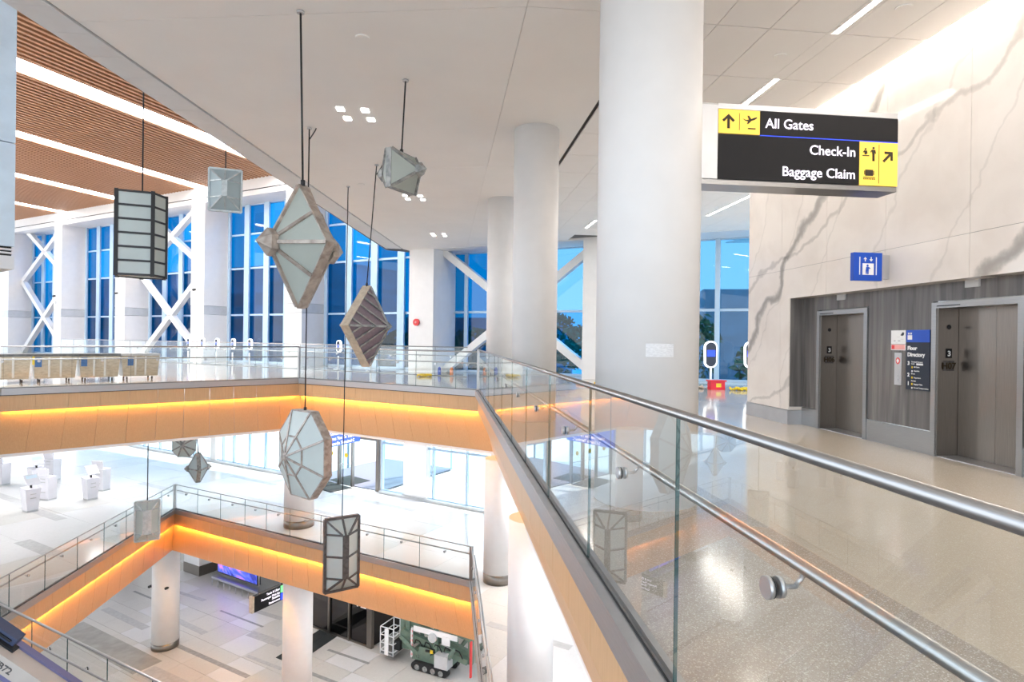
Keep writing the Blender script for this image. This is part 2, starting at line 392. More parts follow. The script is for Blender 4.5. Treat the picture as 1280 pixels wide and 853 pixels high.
tiles(t1, Z1, ['tile_warm', 'tile', 'tile_warm', 'tile_warm'], 1.71, (-44, -12), (8, 27), [[(-30, 10), (6, 10), (6, f2(6) + 3), (-30, f2(-30) + 3)]])
for (x0, y0, x1, y1, w, m) in ((-12.16, 29.35, -8.07, 26.38, .24, 'inlay'), (-9.22, 30.28, -7.37, 29.03, .5, 'inlay_l'), (-11.52, 32.9, -8.77, 30.87, .12, 'inlay'), (-13.32, 32.0, -11.33, 30.43, .34, 'inlay_l'),
                            (-8.68, 28.15, -6.81, 26.85, .2, 'inlay_l'), (-9.59, 32.65, -8.06, 31.66, .3, 'inlay_l'), (-14.85, 35.57, -12.78, 34.21, .25, 'inlay_l'), (-5.16, 28.36, -3.13, 26.98, .15, 'inlay'),
                            (-5.62, 26.5, -3.9, 25.3, .2, 'inlay'), (-17.6, 33.65, -14.4, 31.2, .4, 'inlay_l'), (-18.2, 31.7, -12.6, 27.5, 1.25, 'inlay_d'), (-17.2, 35.8, -15.6, 34.6, .14, 'inlay'), (-12.6, 27.3, -8.5, 24.4, .8, 'inlay_l')):
    MB().bar((x0, y0, Z1 + .0015), (x1, y1, Z1 + .0015), w, .003).build('inlay_strip', m, t1)

# ------------------------------------------------------------------ slab edges (oak fascias with cove light)
def fascia(poly, i, ztop, name, label, lamp, tilt=.4, bottom=2.05, pitch=.8, wood_m='wood', led=.05):
    """edge band along side i of an opening, mitred at its corners"""
    s = setting(name, label); j = (i + 1) % len(poly)
    P, Q = Vector((*poly[i], 0)), Vector((*poly[j], 0)); L = (Q - P).length; d = (Q - P) / L; n = Vector((d.y, -d.x, 0))
    def pt(f, o, z):
        k = inset(poly, o) if abs(o) > 1e-6 else poly
        return Vector((*k[i], 0)).lerp(Vector((*k[j], 0)), f) + Vector((0, 0, ztop + z))
    def strip(prof, f0, f1, nm, m):
        m_ = MB(); A = [pt(f0, o, z) for o, z in prof]; B = [pt(f1, o, z) for o, z in prof]; k = len(prof)
        m_.add(A + B, [tuple(range(k)), tuple(range(2 * k - 1, k - 1, -1))] + [(q + k, (q + 1) % k + k, (q + 1) % k, q) for q in range(k)]); return m_.build(nm, m, s)
    strip([(-led, 0), (.06, 0), (.06, -.2), (-led, -.2)], 0, 1, 'metal_band', 'band_metal')
    strip([(0, -.2), (.03, -.2), (.03, -.225), (0, -.225)], 0, 1, 'shadow_gap', 'dark')
    k = max(1, round(L / pitch)); e = .004 / L
    for q in range(k):
        strip([(0, -.225), (.03, -.225), (.03, -.70), (0, -.70)], q / k + e, (q + 1) / k - e, 'wood_panel', wood_m)
        strip([(.13, -.66), (.17, -.66), (.17 + tilt, -bottom), (.13 + tilt, -bottom)], q / k + e, (q + 1) / k - e, 'wood_panel', wood_m)
    strip([(.035, -.675), (.10, -.675), (.10, -.69), (.035, -.69)], 0, 1, 'light_strip', 'amber')
    area(pt(.5, .07, -.70), -Vector((0, 0, 1)) + n * .9, L - .1, .05, lamp * L, (1, .47, .05), d, 'cove_lamp')
    return s
fascia(OP3, 0, 0, 'trim_1', 'oak fascia under the long right-hand glass guard of the top level', 3, led=.095)
fascia(OP3, 1, 0, 'trim_2', 'oak fascia with amber cove light, top level far edge', 7)
fascia(OP3, 2, 0, 'trim_3', 'oak fascia with amber cove light, top level left edge', 3.5)
fascia(OP2, 0, Z2, 'trim_4', 'oak fascia of the middle level opening, right edge', 5, .25)
fascia(OP2, 1, Z2, 'trim_5', 'glowing oak fascia of the middle level opening, far edge', 9, .25)
fascia(OP2, 2, Z2, 'trim_6', 'glowing oak fascia of the middle level opening, left edge', 7, .25)
fascia(OP2, 3, Z2, 'trim_7', 'oak fascia of the middle level opening, near edge', 5, .25)
struct(slab(floor3(inset(OP3, .55)), -2.15, -2.03), 'ceiling', 'white', 'white soffit under the top level slab')
struct(slab(floor2(inset(OP2, .55)), Z2 - 2.15, Z2 - 2.03), 'ceiling', 'white', 'white soffit under the middle level slab')

# ------------------------------------------------------------------ glass guards
def guard(P, Q, z, h, joints, label, hr=None, hr_off=.11, side=1, post0=False, post1=False, cap=.05, brackets=None):
    g = thing('glass_guardrail', label, 'guardrail', (P[0], P[1], z), 'glass guardrails round the floor openings')
    P3, Q3 = Vector((*P, z)), Vector((*Q, z)); L = (Q3 - P3).length; d = (Q3 - P3) / L; n = Vector((d.y, -d.x, 0)) * side
    js = [0] + joints + [L]; up = Vector((0, 0, 1))
    for a, b in zip(js, js[1:]):
        if b - a < .05: continue
        p, q = P3 + d * (a + .006), P3 + d * (b - .006)
        MB().prism([p - n * .009 - up * .05, p + n * .009 - up * .05, p + n * .009 + up * (h - .02), p - n * .009 + up * (h - .02)], q - p).build('glass_panel', 'glass', g)
    for a in js[1:-1]:
        p = P3 + d * a; MB().box(p + up * (h - .02) / 2, (.004, .019, h - .02), math.atan2(d.y, d.x)).build('joint_seam', 'glass_edge', g)
    MB().cyl(P3 + up * (h - cap * .3), Q3 + up * (h - cap * .3), cap / 2, 14).build('top_rail', 'steel_h', g)
    MB().prism([P3 + n * .012, P3 + n * .05, P3 + n * .05 + up * .035, P3 + n * .012 + up * .035], d * L).build('base_shoe', 'steel_h', g)
    MB().prism([P3 - n * .016 - up * .0, P3 - n * .0095, P3 - n * .0095 + up * .012, P3 - n * .016 + up * .012], d * L).build('gasket_strip', 'black', g)
    if hr:
        MB().cyl(P3 + n * hr_off + up * hr, Q3 + n * hr_off + up * hr, .023, 12).build('handrail', 'steel_h', g)
        for a in (brackets if brackets else [(x + y) / 2 for x, y in zip(js, js[1:])]):
            c = P3 + d * a + up * (hr - .06)
            b = MB().tube([c + n * .01, c + n * (hr_off * .7), c + n * hr_off + up * .045], .009, 8).build('bracket', 'satin', g)
            MB().cyl(c - n * .016, c - n * .032, .038, 20).build('disc', 'satin', b); MB().cyl(c - n * .009, c - n * .016, .036, 20).build('gasket', 'black', b)
            MB().cyl(c + n * .009, c + n * .025, .036, 20).build('disc', 'satin', b)
    for f, e in ((post0, P3), (post1, Q3)):
        if f: MB().box(e + up * (h / 2 - .11), (.09, .09, h + .22), math.atan2(d.y, d.x)).build('end_post', 'steel_h', g)
    return g
def spaced(L, p, first=None):
    out = []; x = first if first is not None else p
    while x < L - .3: out.append(x); x += p
    return out
guard((1.11, -.35), A3, 0, 1.32, [1.35, 3.08, 4.79, 6.54, 8.32, 10.02, 11.75, 13.5, 15.2, 16.95, 18.4], 'long glass guard with round steel handrail, nearest, running away at the right of the void', .89, .11, 1, False, True, .044,
      [.6, 2.24, 3.96, 5.70, 7.4, 9.2, 10.9, 12.6, 14.4, 16.1, 17.7])
guard(A3, B3, 0, 1.25, spaced(8.7, 1.72, .9), 'glass guard with steel rail on the far edge of the top level', .86, .11, 1, False, True)
guard(B3, C3, 0, 1.27, [1.35, 2.7, 4.2, 5.75, 7.35, 9.0], 'glass guard with steel rail in front of the wrapped crates', .86)
LD = (Vector(D2) - Vector(E2)).length
guard(E2, D2, Z2, 1.06, [2.0, 3.5, 5.0, 6.45, 8.05, 9.35, 10.6, 12.1, 13.6], 'glass guard of the middle level, far edge above the orange glowing fascia', .78, .1, 1, True, True, .035)
guard(D2, G2, Z2, 1.06, [1.2, 2.5, 3.95, 5.4, 6.9, 8.45, 9.9], 'glass guard of the middle level, left edge above the pale blue metal band', .78, .1, 1, False, False, .035)
guard(G2, H2, Z2, 1.27, spaced(15.2, 1.5, .25), 'glass guard of the middle level, near edge at the bottom left', .87, .1, 1, False, False, .05)
guard(H2, E2, Z2, 1.06, spaced(11.4, 1.6), 'glass guard of the middle level, seen end-on right of the orange fascia', .78, .1, 1, False, False, .035)
guard((1.0, pl(1.0) - 2.0), (-27, pl(-27) - 2.0), 0, 1.3, spaced(34.3, 1.7), 'far glass guard standing in front of the tall blue windows', .9)

# ------------------------------------------------------------------ facade: piers, header, windows
n_out = Vector((.573, .819, 0)); dl = Vector((.819, -.573, 0))
def pier(x0, x1, line, ztop, name='trim', label=None, dep=1.9, sl=-.7, nrm=(.573, .819)):
    p, q = Vector((x0, line(x0), 0)), Vector((x1, line(x1), 0)); n = Vector((*nrm, 0)) * dep
    s = setting(name, label)
    def pr(z0, z1, m, nm, grow=0): MB().prism([(v.x, v.y, z0) for v in (p, q, q + n, p + n)], (0, 0, z1 - z0)).build(nm, m, s)
    if ztop > 8:
        pr(0, 2.98, 'white', 'cladding_panel'); pr(3.0, 3.52, 'grey_panel', 'cladding_panel'); pr(3.54, ztop, 'white', 'cladding_panel')
    else: pr(0, ztop, 'white', 'cladding_panel')
    return s
PX = [(-1.75, -.55), (-8.94, -7.85), (-15.94, -14.87), (-22.93, -21.95), (-29.8, -28.9), (-36.8, -35.8)]
for k, (a, b) in enumerate(PX):
    pier(a, b, pl, ZH if k else ZC + .9, 'trim_%d' % (10 + k), 'white pier between the tall blue windows')
pier(5.88, 7.9, prt, ZC + .2, 'trim_16', 'white pier behind the big round column', 1.7, -.62, (.527, .85))
pier(14.0, 15.4, prt, ZC + .2, 'trim_17', 'white pier right end of the window wall', 1.7, -.62, (.527, .85))
# header above left windows and white ceiling soffit at the wall
def lp(x, o): return (x + .573 * o, pl(x) + .819 * o)
def rp(x, o): return (x + .527 * o, prt(x) + .85 * o)
struct(MB().prism([(*lp(-.4, .03), 10.3), (*lp(-45, .03), 10.3), (*lp(-45, .4), 10.3), (*lp(-.4, .4), 10.3)], (0, 0, .65)), 'wall_back', 'white', 'white header over the tall windows')
struct(MB().prism([(*lp(-.4, .05), 10.26), (*lp(-45, .05), 10.26), (*lp(-45, .3), 10.26), (*lp(-.4, .3), 10.26)], (0, 0, .04)), 'trim_18', 'dark', 'dark slot under the header')
struct(MB().prism([(*lp(-.4, .06), 9.95), (*lp(-45, .06), 9.95), (*lp(-45, 2.1), 9.95), (*lp(-.4, 2.1), 9.95)], (0, 0, .3)), 'wall_back', 'white', 'white soffit over the tall windows')
def window(n, x0, x1, line, o, xs, zs, mats, slope, brace=None, label=''):
    """glazed bay: xs are mullion positions, zs transom heights"""
    f = lp if line == 'l' else rp
    w = setting('window_%d' % n, label)
    xs = [x0] + xs + [x1]
    def P(x, off, z): a = f(x, off); return Vector((a[0], a[1], z))
    for x in xs: 
        MB().bar(P(x, o - .12, zs[0]), P(x, o - .12, zs[-1]), .46 if line == 'l' else .2, .11, up=(*f(1, 0), 0) and (Vector(f(1, 0) + (0,)) - Vector(f(0, 0) + (0,))).cross(Vector((0, 0, 1)))).build('mullion', 'mull', w)
    for z in zs:
        MB().bar(P(xs[0], o, z), P(xs[-1], o, z), .12, .11).build('transom', 'mull', w)
    for i in range(len(xs) - 1):
        for j in range(len(zs) - 1):
            m = mats[j][i % len(mats[j])]
            a, b = P(xs[i], o + .03, zs[j]), P(xs[i + 1], o + .03, zs[j])
            nn = Vector((f(0, .02)[0] - f(0, 0)[0], f(0, .02)[1] - f(0, 0)[1], 0))
            MB().prism([a, b, b + nn, a + nn], (0, 0, zs[j + 1] - zs[j])).build('pane', m, w)
    if brace:
        for (xa, za, xb, zb) in brace:
            MB().bar(P(xa, o - .75, za), P(xb, o - .75, zb), .34, .34).build('brace', 'white', w)
    return w
ZL = [.05, 3.0, 5.95, 8.1, 9.95]; ZR = [.05, 3.0, 5.98]
g1 = [['blue_glass_lo'], ['blue_glass_lo', 'blue_glass'], ['blue_glass', 'blue_glass_hi', 'blue_glass'], ['blue_glass', 'blue_glass', 'blue_glass_hi', 'blue_glass']]
def mids(a, b, k): return [a + (b - a) * i / k for i in range(1, k)]
XB = [[-.4, 0], ]
window(1, -7.85 , -1.75, 'l', 1.8, mids(-7.85, -1.75, 4), ZL, g1, -.7, None, 'tall blue window bay left of the far pier')
window(2, -14.87, -8.94, 'l', 1.8, mids(-14.87, -8.94, 4), ZL, g1, -.7, None, 'tall blue window bay behind the big diamond lantern')
def xb(a, b): return [(a, .0, b, 6.0), (a, 6.0, b, 0.0), (a, 6.0, b, 10.6), (a, 10.6, b, 6.0)]
window(3, -21.95, -15.94, 'l', 1.8, mids(-21.95, -15.94, 4), ZL, g1, -.7, xb(-21.95, -15.94), 'tall blue window bay with white crossed braces behind the black lantern')
window(4, -28.9, -22.93, 'l', 1.8, mids(-28.9, -22.93, 4), ZL, g1, -.7, None, 'tall blue window bay, narrow, left of the braced bay')
window(5, -35.8, -29.8, 'l', 1.8, mids(-35.8, -29.8, 4), ZL, g1, -.7, xb(-35.8, -29.8), 'leftmost tall window bay with crossed braces')
c2 = [['cyan_glass'], ['cyan_glass']]; b2 = [['blue_glass_lo', 'blue_glass'], ['blue_glass_lo', 'blue_glass']]
window(6, -.55, 3.4, 'r', 1.8, [.2, 1.7], ZR, b2, -.62, None, 'blue window bay right of the far pier')
window(7, 3.4, 5.88, 'r', 1.8, [], ZR, [['blue_glass_hi'], ['cyan_glass']], -.62, None, 'blue window bay between two round columns')
for (xa, za, xb_, zb) in ((-.55, 6.0, 2.9, 3.0), (2.9, 3.0, 6.3, 0), (-.55, .0, 2.9, 3.0), (2.9, 3.0, 6.3, 6.0)):
    a, b = rp(xa, .9), rp(xb_, .9); struct(MB().bar((*a, za), (*b, zb), .34, .34), 'trim_19', 'white', 'white diagonal brace in front of the windows')
window(8, 8.0, 14.0, 'r', 1.8, [8.9, 10.4, 12.1], ZR, c2, -.62, None, 'pale cyan window bay left of the marble wall')
struct(MB().prism([(*rp(-.5, .03), 5.98), (*rp(20, .03), 5.98), (*rp(20, 1.9), 5.98), (*rp(-.5, 1.9), 5.98)], (0, 0, .5)), 'wall_back', 'white', 'white window head at the low ceiling')
# small fittings on the piers
for x, l in ((-15.4, 'pale call box on the pier right of the braced bay'), (-22.5, 'pale call box on the second pier from the left'), (-29.4, 'pale call box on the leftmost pier')):
    a = lp(x, -.04); t = thing('call_box', l, 'call box', (*a, 3.75), 'call boxes on the window piers')
    MB().box((a[0], a[1], 3.98), (.34, .1, .55), math.atan2(-.573, .819)).build('housing', 'kiosk', t)
    MB().box((a[0] - .04, a[1] - .05, 4.02), (.2, .06, .26), math.atan2(-.573, .819)).build('cover', 'grey_panel', t)
    a = lp(x - .1, -.06); tag(MB().cyl((a[0], a[1], 4.55), (a[0] - .1, a[1] - .15, 4.5), .07, 12).build('camera_dome', 'dark'), 'small dark camera above the ' + l[5:], 'camera', 'pier cameras')
a = rp(-1.34, 0); a = (-1.34, pl(-1.34) - .03)
t = thing('fire_alarm', 'round red fire alarm on the white far pier', 'alarm', (a[0], a[1], 2.3))
MB().cyl((a[0], a[1] + .02, 2.44), (a[0] - .05, a[1] - .06, 2.44), .17, 24).build('bell', 'redp', t); MB().cyl((a[0] - .05, a[1] - .06, 2.44), (a[0] - .065, a[1] - .08, 2.44), .05, 12).build('button', 'pinkp', t)

# ------------------------------------------------------------------ low white ceiling
def inner(y): return -5.21 + (y - 8.44) * .149
def outer(y): return -5.75 + (y - 8.75) * .139
yw = 29.6
cl = setting('ceiling', 'white low ceiling over the void, with fine joints')
XS = 2.72; low = [(inner(-8), -8), (XS, -8), (XS, prt(XS) + .6), (-1.6, 30.3), (inner(yw), yw)]
cuts = []
def cell(poly, name='ceiling_panel', mat='ceiling', z=ZC, par=None, gap=.006):
    if len(poly) >= 3 and area2(poly) > .02: MB().prism([(x, y, z) for x, y in shrink(poly, gap)], (0, 0, .04)).build(name, mat, par or cl)
def halves(poly, p, q):
    a, b = (q[1] - p[1]), -(q[0] - p[0]); c = a * p[0] + b * p[1]; return clip(poly, a, b, c), clip(poly, -a, -b, -c)
L_, R2 = halves(low, (1.02, -8), (1.02, 40))
for part, cs in ((L_, [((-5.05, 8.95), (1.02, 7.74)), ((-3.63, 16.03), (1.58, 14.95)), ((-4, 23.5), (1, 22.5)), ((-5, 1.5), (1, .3))]), (R2, [((1, 7.74), (2, 7.72)), ((1, 15.0), (2, 14.8)), ((1, 22.3), (2, 22.1)), ((1, .3), (2, .3))])):
    pieces = [part]
    for c in cs:
        nx = []
        for p_ in pieces: nx += [h_ for h_ in halves(p_, *c) if len(h_) > 2]
        pieces = nx
    for p_ in pieces: cell(p_)
struct(slab([[(outer(-8), -8), (6.80, -8), (6.80, prt(6.8) + 2), (-1, 31.6), (outer(yw) - .1, yw + 1)], [(6.8, 13.12), (22, 13.12), (22, prt(22) + 2), (6.8, prt(6.8) + 2)]], ZC + .075, ZC + .5), 'ceiling', 'ceil_dark', 'dark plenum above the low ceiling panels')
bd = setting('trim_20', 'pale grey band along the edge of the low ceiling'); y = -8
yy = [-8 + .72 * k for k in range(53)]
for a, b in zip(yy, yy[1:]):
    if b > yw: break
    cell([(outer(a), a), (inner(a) - .035, a), (inner(b) - .035, b), (outer(b), b)], 'band_panel', 'band', ZC - .015, bd, .003)
struct(MB().prism([(outer(-8), -8, ZC), (outer(-8) + .05, -8, ZC), (outer(yw) + .05, yw, ZC), (outer(yw), yw, ZC)], (0, 0, ZH - ZC)), 'wall_right', 'white', 'unseen white bulkhead face above the low ceiling edge, added to bounce light')  # face hidden from the camera, put in for its reflected light
# tiled ceiling on the right
tc_ = setting('ceiling', 'square tiled white ceiling at the right with light channels')
XT = [2.80, 3.66, 4.42, 5.28, 5.51, 6.25, 6.80]
YT = [.41 + 1.484 * k for k in range(-5, 20)]
for k in range(len(YT) - 1):
    for a, b in zip(XT, XT[1:]):
        if YT[k + 1] > prt(b) + .3: continue
        if abs(a - 5.28) < .01:
            lit = k % 2 == 1
            if lit: continue
        cell([(a, YT[k]), (b, YT[k]), (b, YT[k + 1]), (a, YT[k + 1])], 'ceiling_tile', 'ceiling', ZC, tc_, .009)
for k in range(14, len(YT) - 1):
    if YT[k] > 23: break
    for a, b in zip([6.83, 7.5, 8.2, 8.85, 9.06, 9.8, 10.6, 11.4], [7.5, 8.2, 8.85, 9.06, 9.8, 10.6, 11.4, 12.2]):
        if a == 8.85 and k in (16, 17): continue
        cell([(a, YT[k]), (b, YT[k]), (b, YT[k + 1]), (a, YT[k + 1])], 'ceiling_tile', 'ceiling', ZC, tc_, .009)
struct(slab([[(12.2, 13), (22, 13), (22, 22), (12.2, 25)], [(7.35, 13.1), (12.2, 13.1), (12.2, YT[14] - .02), (7.35, YT[14] - .02)]], ZC, ZC + .04), 'ceiling', 'ceiling', 'plain white ceiling beyond the marble wall')
def linear_light(x, y0, y1, label, e=22):
    t = thing('linear_light', label, 'light', (x, (y0 + y1) / 2, ZC), 'linear ceiling lights')
    MB().bb((x - .115, y0, ZC + .03), (x + .115, y1, ZC + .06)).build('trough', 'ceiling', t)
    MB().bb((x - .045, y0 + .02, ZC + .002), (x + .045, y1 - .02, ZC + .03)).build('diffuser', 'lin', t)
    for s in (-1, 1): MB().bb((x + s * .045, y0, ZC), (x + s * .113, y1, ZC + .03)).build('flange', 'ceiling', t)
    area((x, (y0 + y1) / 2, ZC - .01), (0, 0, -1), .09, y1 - y0, e, (1, .93, .86))
for k in range(len(YT) - 1):
    if k % 2 == 1:
        lab = {9: 'linear ceiling light above the right edge of the overhead sign', 11: 'linear ceiling light just above the overhead sign'}.get(k, 'linear ceiling light of the lobby row, %s' % {13: 'first beyond the overhead sign', 15: 'second beyond the overhead sign', 17: 'third beyond the overhead sign', 19: 'farthest'}.get(k, 'farthest') if k > 11 else 'linear ceiling light of the lobby row behind the camera')
        
        if YT[k + 1] < 24.4: linear_light(5.395, YT[k], YT[k + 1], lab, 13)
linear_light(8.955, YT[16], YT[18], 'long linear ceiling light seen between the big column and the marble wall', 30)
# recessed downlights
for cxx, cy in ((-1.76, 11.92), (-.98, 18.68), (-.28, 25.2)):
    t = thing('downlight_cluster', 'group of four small square ceiling downlights %s' % {11.92: 'near the square lantern', 18.68: 'in the middle of the low ceiling', 25.2: 'farthest, near the windows'}[cy], 'light', (cxx, cy, ZC), 'square downlight groups')
    for i in (-.23, .23):
        for j in (-.24, .24):
            MB().box((cxx + i + j * .12, cy + j, ZC - .003), (.13, .2, .012)).build('lens', 'lin', t)
for (x, y, w_) in ((-1.23, 8.85, 'between the two nearest cables'), (5.83, 7.1, 'at the top right by the nearest linear light'), (-2.4, 17.3, 'behind the pyramid lantern'), (5.0, 8.55, 'above the overhead sign'), (5.9, 11.0, 'hidden behind the overhead sign')):
    tag(MB().cyl((x, y, ZC - .002), (x, y, ZC - .02), .1, 20).build('ceiling_speaker', 'ceiling'), 'small flush disc in the white ceiling ' + w_, 'speaker', 'flush ceiling discs')
# cove beside the marble wall
area((6.84, 3.0, ZC + .08), (.35, 0, -1), 20.2, .08, 28, (1, .86, .70), (0, 1, 0), 'cove_lamp')
struct(MB().bb((6.80, -8, ZC + .10), (6.97, 13.1, ZC + .14)), 'trim_21', 'lin', 'light cove above the marble wall')

# ------------------------------------------------------------------ wooden slat ceiling
du = Vector((.446, .895)); pv = Vector((.895, -.446))
hc = setting('ceiling', 'high walnut slat ceiling with long light strips')
def ts(s):      # start and end of a line of offset s: from Y=4 or X=-40 to the facade or the bulkhead
    o = pv * s
    t1_ = (29.84 - .7 * 1.7 - .7 * o.x - o.y) / (du.y + .7 * du.x) + 0.1
    tb = (-5.75 + (o.y - 8.75) * .139 - o.x) / (du.x - .139 * du.y)
    if tb > -50: t1_ = min(t1_, tb + .05)
    t0 = max((3 - o.y) / du.y, (-42 - o.x) / du.x)
    return t0, t1_
strips = [(-22.5, -23.75), (-30.6, -31.65), (-38.7, -39.8), (-47.2, -48.2)]
s_ = -5.0
while s_ > -55:
    s_ -= .31
    if any(a + .1 > s_ > b - .1 for a, b in strips): continue
    t0, t1_ = ts(s_)
    if t1_ - t0 < .6: continue
    p, q = pv * s_ + du * t0, pv * s_ + du * t1_
    MB().bar((p.x, p.y, ZH + .06), (q.x, q.y, ZH + .06), .14, .16).build('slat', 'slat', hc)
for k, (a, b) in enumerate(strips):
    m_ = (a + b) / 2; t0, t1_ = ts(a); tt0, tt1 = ts(b); t0 = max(t0, tt0)
    t = thing('ceiling_strip_light', ('widest long strip light in the slat ceiling, nearest', 'second long strip light in the slat ceiling', 'third long strip light in the slat ceiling', 'farthest, thinnest strip light in the slat ceiling')[k], 'light', (*(pv * m_ + du * t1_), ZH), 'strip lights in the slat ceiling')
    pa = [pv * a + du * t0, pv * a + du * t1_, pv * b + du * tt1, pv * b + du * t0]
    MB().prism([(v.x, v.y, ZH + .03) for v in pa], (0, 0, .05)).build('diffuser', 'strip', t)
    for q in (a, b):
        x0, x1 = pv * q + du * ts(q)[0], pv * q + du * ts(q)[1]; MB().bar((x0.x, x0.y, ZH + .03), (x1.x, x1.y, ZH + .03), .07, .1).build('edge_trim', 'slat', t)
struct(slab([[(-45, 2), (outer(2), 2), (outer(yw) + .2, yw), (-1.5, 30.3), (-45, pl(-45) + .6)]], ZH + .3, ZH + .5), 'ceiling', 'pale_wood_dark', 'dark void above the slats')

# ------------------------------------------------------------------ columns
def column(x, y, z0, z1, r, label, base=True):
    t = thing('round_column', label, 'column', (x, y, z0), 'round white columns')
    MB().cyl((x, y, z0 + (.28 if base else 0)), (x, y, z1), r, 56).build('shaft', 'white', t)
    if base: MB().cyl((x, y, z0), (x, y, z0 + .30), r + .008, 56).build('base_collar', 'steel_warm', t)
    return t
column(2.12, 6.1, 0, ZC, .53, 'big round white column, nearest, left of the overhead sign', False)
column(1.86, 12.3, 0, ZC, .465, 'second round white column on the top level', False)
column(1.76, 18.5, 0, ZC, .465, 'farthest round white column on the top level, half hidden', False)
column(1.86, 12.3, Z2, -2.04, .48, 'near round column on the middle level under the right fascia')
column(1.76, 18.5, Z2, -2.04, .465, 'round column on the middle level with grey base, right of the stair-like guard')
column(2.12, 6.1, Z2, -2.04, .53, 'round column on the middle level below the camera')
column(-5.65, 24.55, Z2, -2.04, .57, 'round column on the middle level behind the octagon lantern')
column(-5.65, 24.55, Z1, Z2 - 2.04, .57, 'round column on the lowest level under the orange fascia')
column(-12.7, 29.35, Z1, Z2 - 2.04, .57, 'round column on the lowest level under the fascia corner')
for (x, y, z, w_) in ((-13.25, 29.15, -9.9, 'left'), (-12.42, 28.9, -9.9, 'right')):
    tag(MB().cyl((x, y, z), (x - .05, y - .13, z), .06, 12).build('camera_dome', 'dark'), w_ + ' small dark camera on the lowest level corner column', 'camera', 'corner column cameras')
st = MB()
for i in range(7):
    a0 = math.radians(-110 + i * 4.2); a1 = math.radians(-110 + (i + 1) * 4.2); r = .533
    p, q = Vector((2.12 + r * math.cos(a0), 6.1 + r * math.sin(a0), 1.5)), Vector((2.12 + r * math.cos(a1), 6.1 + r * math.sin(a1), 1.5))
    o = (p - Vector((2.12, 6.1, 1.5))).normalized() * .003; st.add([p + o, q + o, q + o + Vector((0, 0, .13)), p + o + Vector((0, 0, .13))], [(0, 1, 2, 3)])
tag(st.build('notice_sheet', 'sheet_grey'), 'faint grey printed notice stuck on the big round column', 'notice')

# ------------------------------------------------------------------ marble wall and lift lobby
XW, XR = 6.97, 7.27
wr = setting('wall_right', 'veined white marble wall with fine joints')
ye = [13.1, 11.76, 10.28, 8.8, 7.26, 5.78, 4.3, 2.8, 1.3, -.2, -1.7, -3.2]
for a, b in zip(ye, ye[1:]):
    MB().bb((XW, b + .003, 3.16), (XW + .35, a - .003, 6.14)).build('marble_panel', 'marble', wr)
    if a <= 11.8: MB().bb((XW, b + .003, 2.56), (XW + .35, a - .003, 3.154)).build('marble_panel', 'marble', wr)
MB().bb((XW, 11.763, .29), (XW + .35, 13.097, 3.154)).build('marble_panel', 'marble', wr)
MB().bb((XW, 11.44, .29), (XW + .35, 11.757, 2.56)).build('marble_panel', 'marble', wr)
struct(MB().bb((XW + .01, -8, 2.6), (XW + .3, 13.09, 6.3)).bb((XW + .36, -8, 2.4), (XR + 1.6, 13.05, 6.5)).bb((XW + .36, 11.5, 0), (XR + 1.6, 13.05, 2.5)), 'wall_right', 'grout', 'backing behind the marble')
MB().bb((XW - .015, 11.44, 0), (XW + .36, 13.11, .28)).build('base_plate', 'satin', wr)
lw = setting('wall_lobby', 'grey wood-veined stone lining of the lift recess'); 
E1 = (10.95, 9.55); E2e = (8.18, 6.74)
for a, b in ((11.44, E1[0]), (E1[1], E2e[0]), (E2e[1], 5.2), (3.4, -8)):
    ks = max(1, round((a - b) / 1.4)); w_ = (a - b) / ks
    for i in range(ks): MB().bb((XR, a - (i + 1) * w_ + .002, .36), (XR + .08, a - i * w_ - .002, 2.56)).build('stone_panel', 'stone', lw)
    MB().bb((XR - .012, b, 0), (XR + .08, a, .35)).build('base_plate', 'steel', lw)
for a, b in (E1, E2e, (5.2, 3.4)):
    MB().bb((XR, b, 2.3), (XR + .08, a, 2.56)).build('stone_panel', 'stone', lw)
MB().bb((XW + .02, 11.43, .36), (XR + .1, 11.46, 2.56)).build('stone_panel', 'stone', lw)
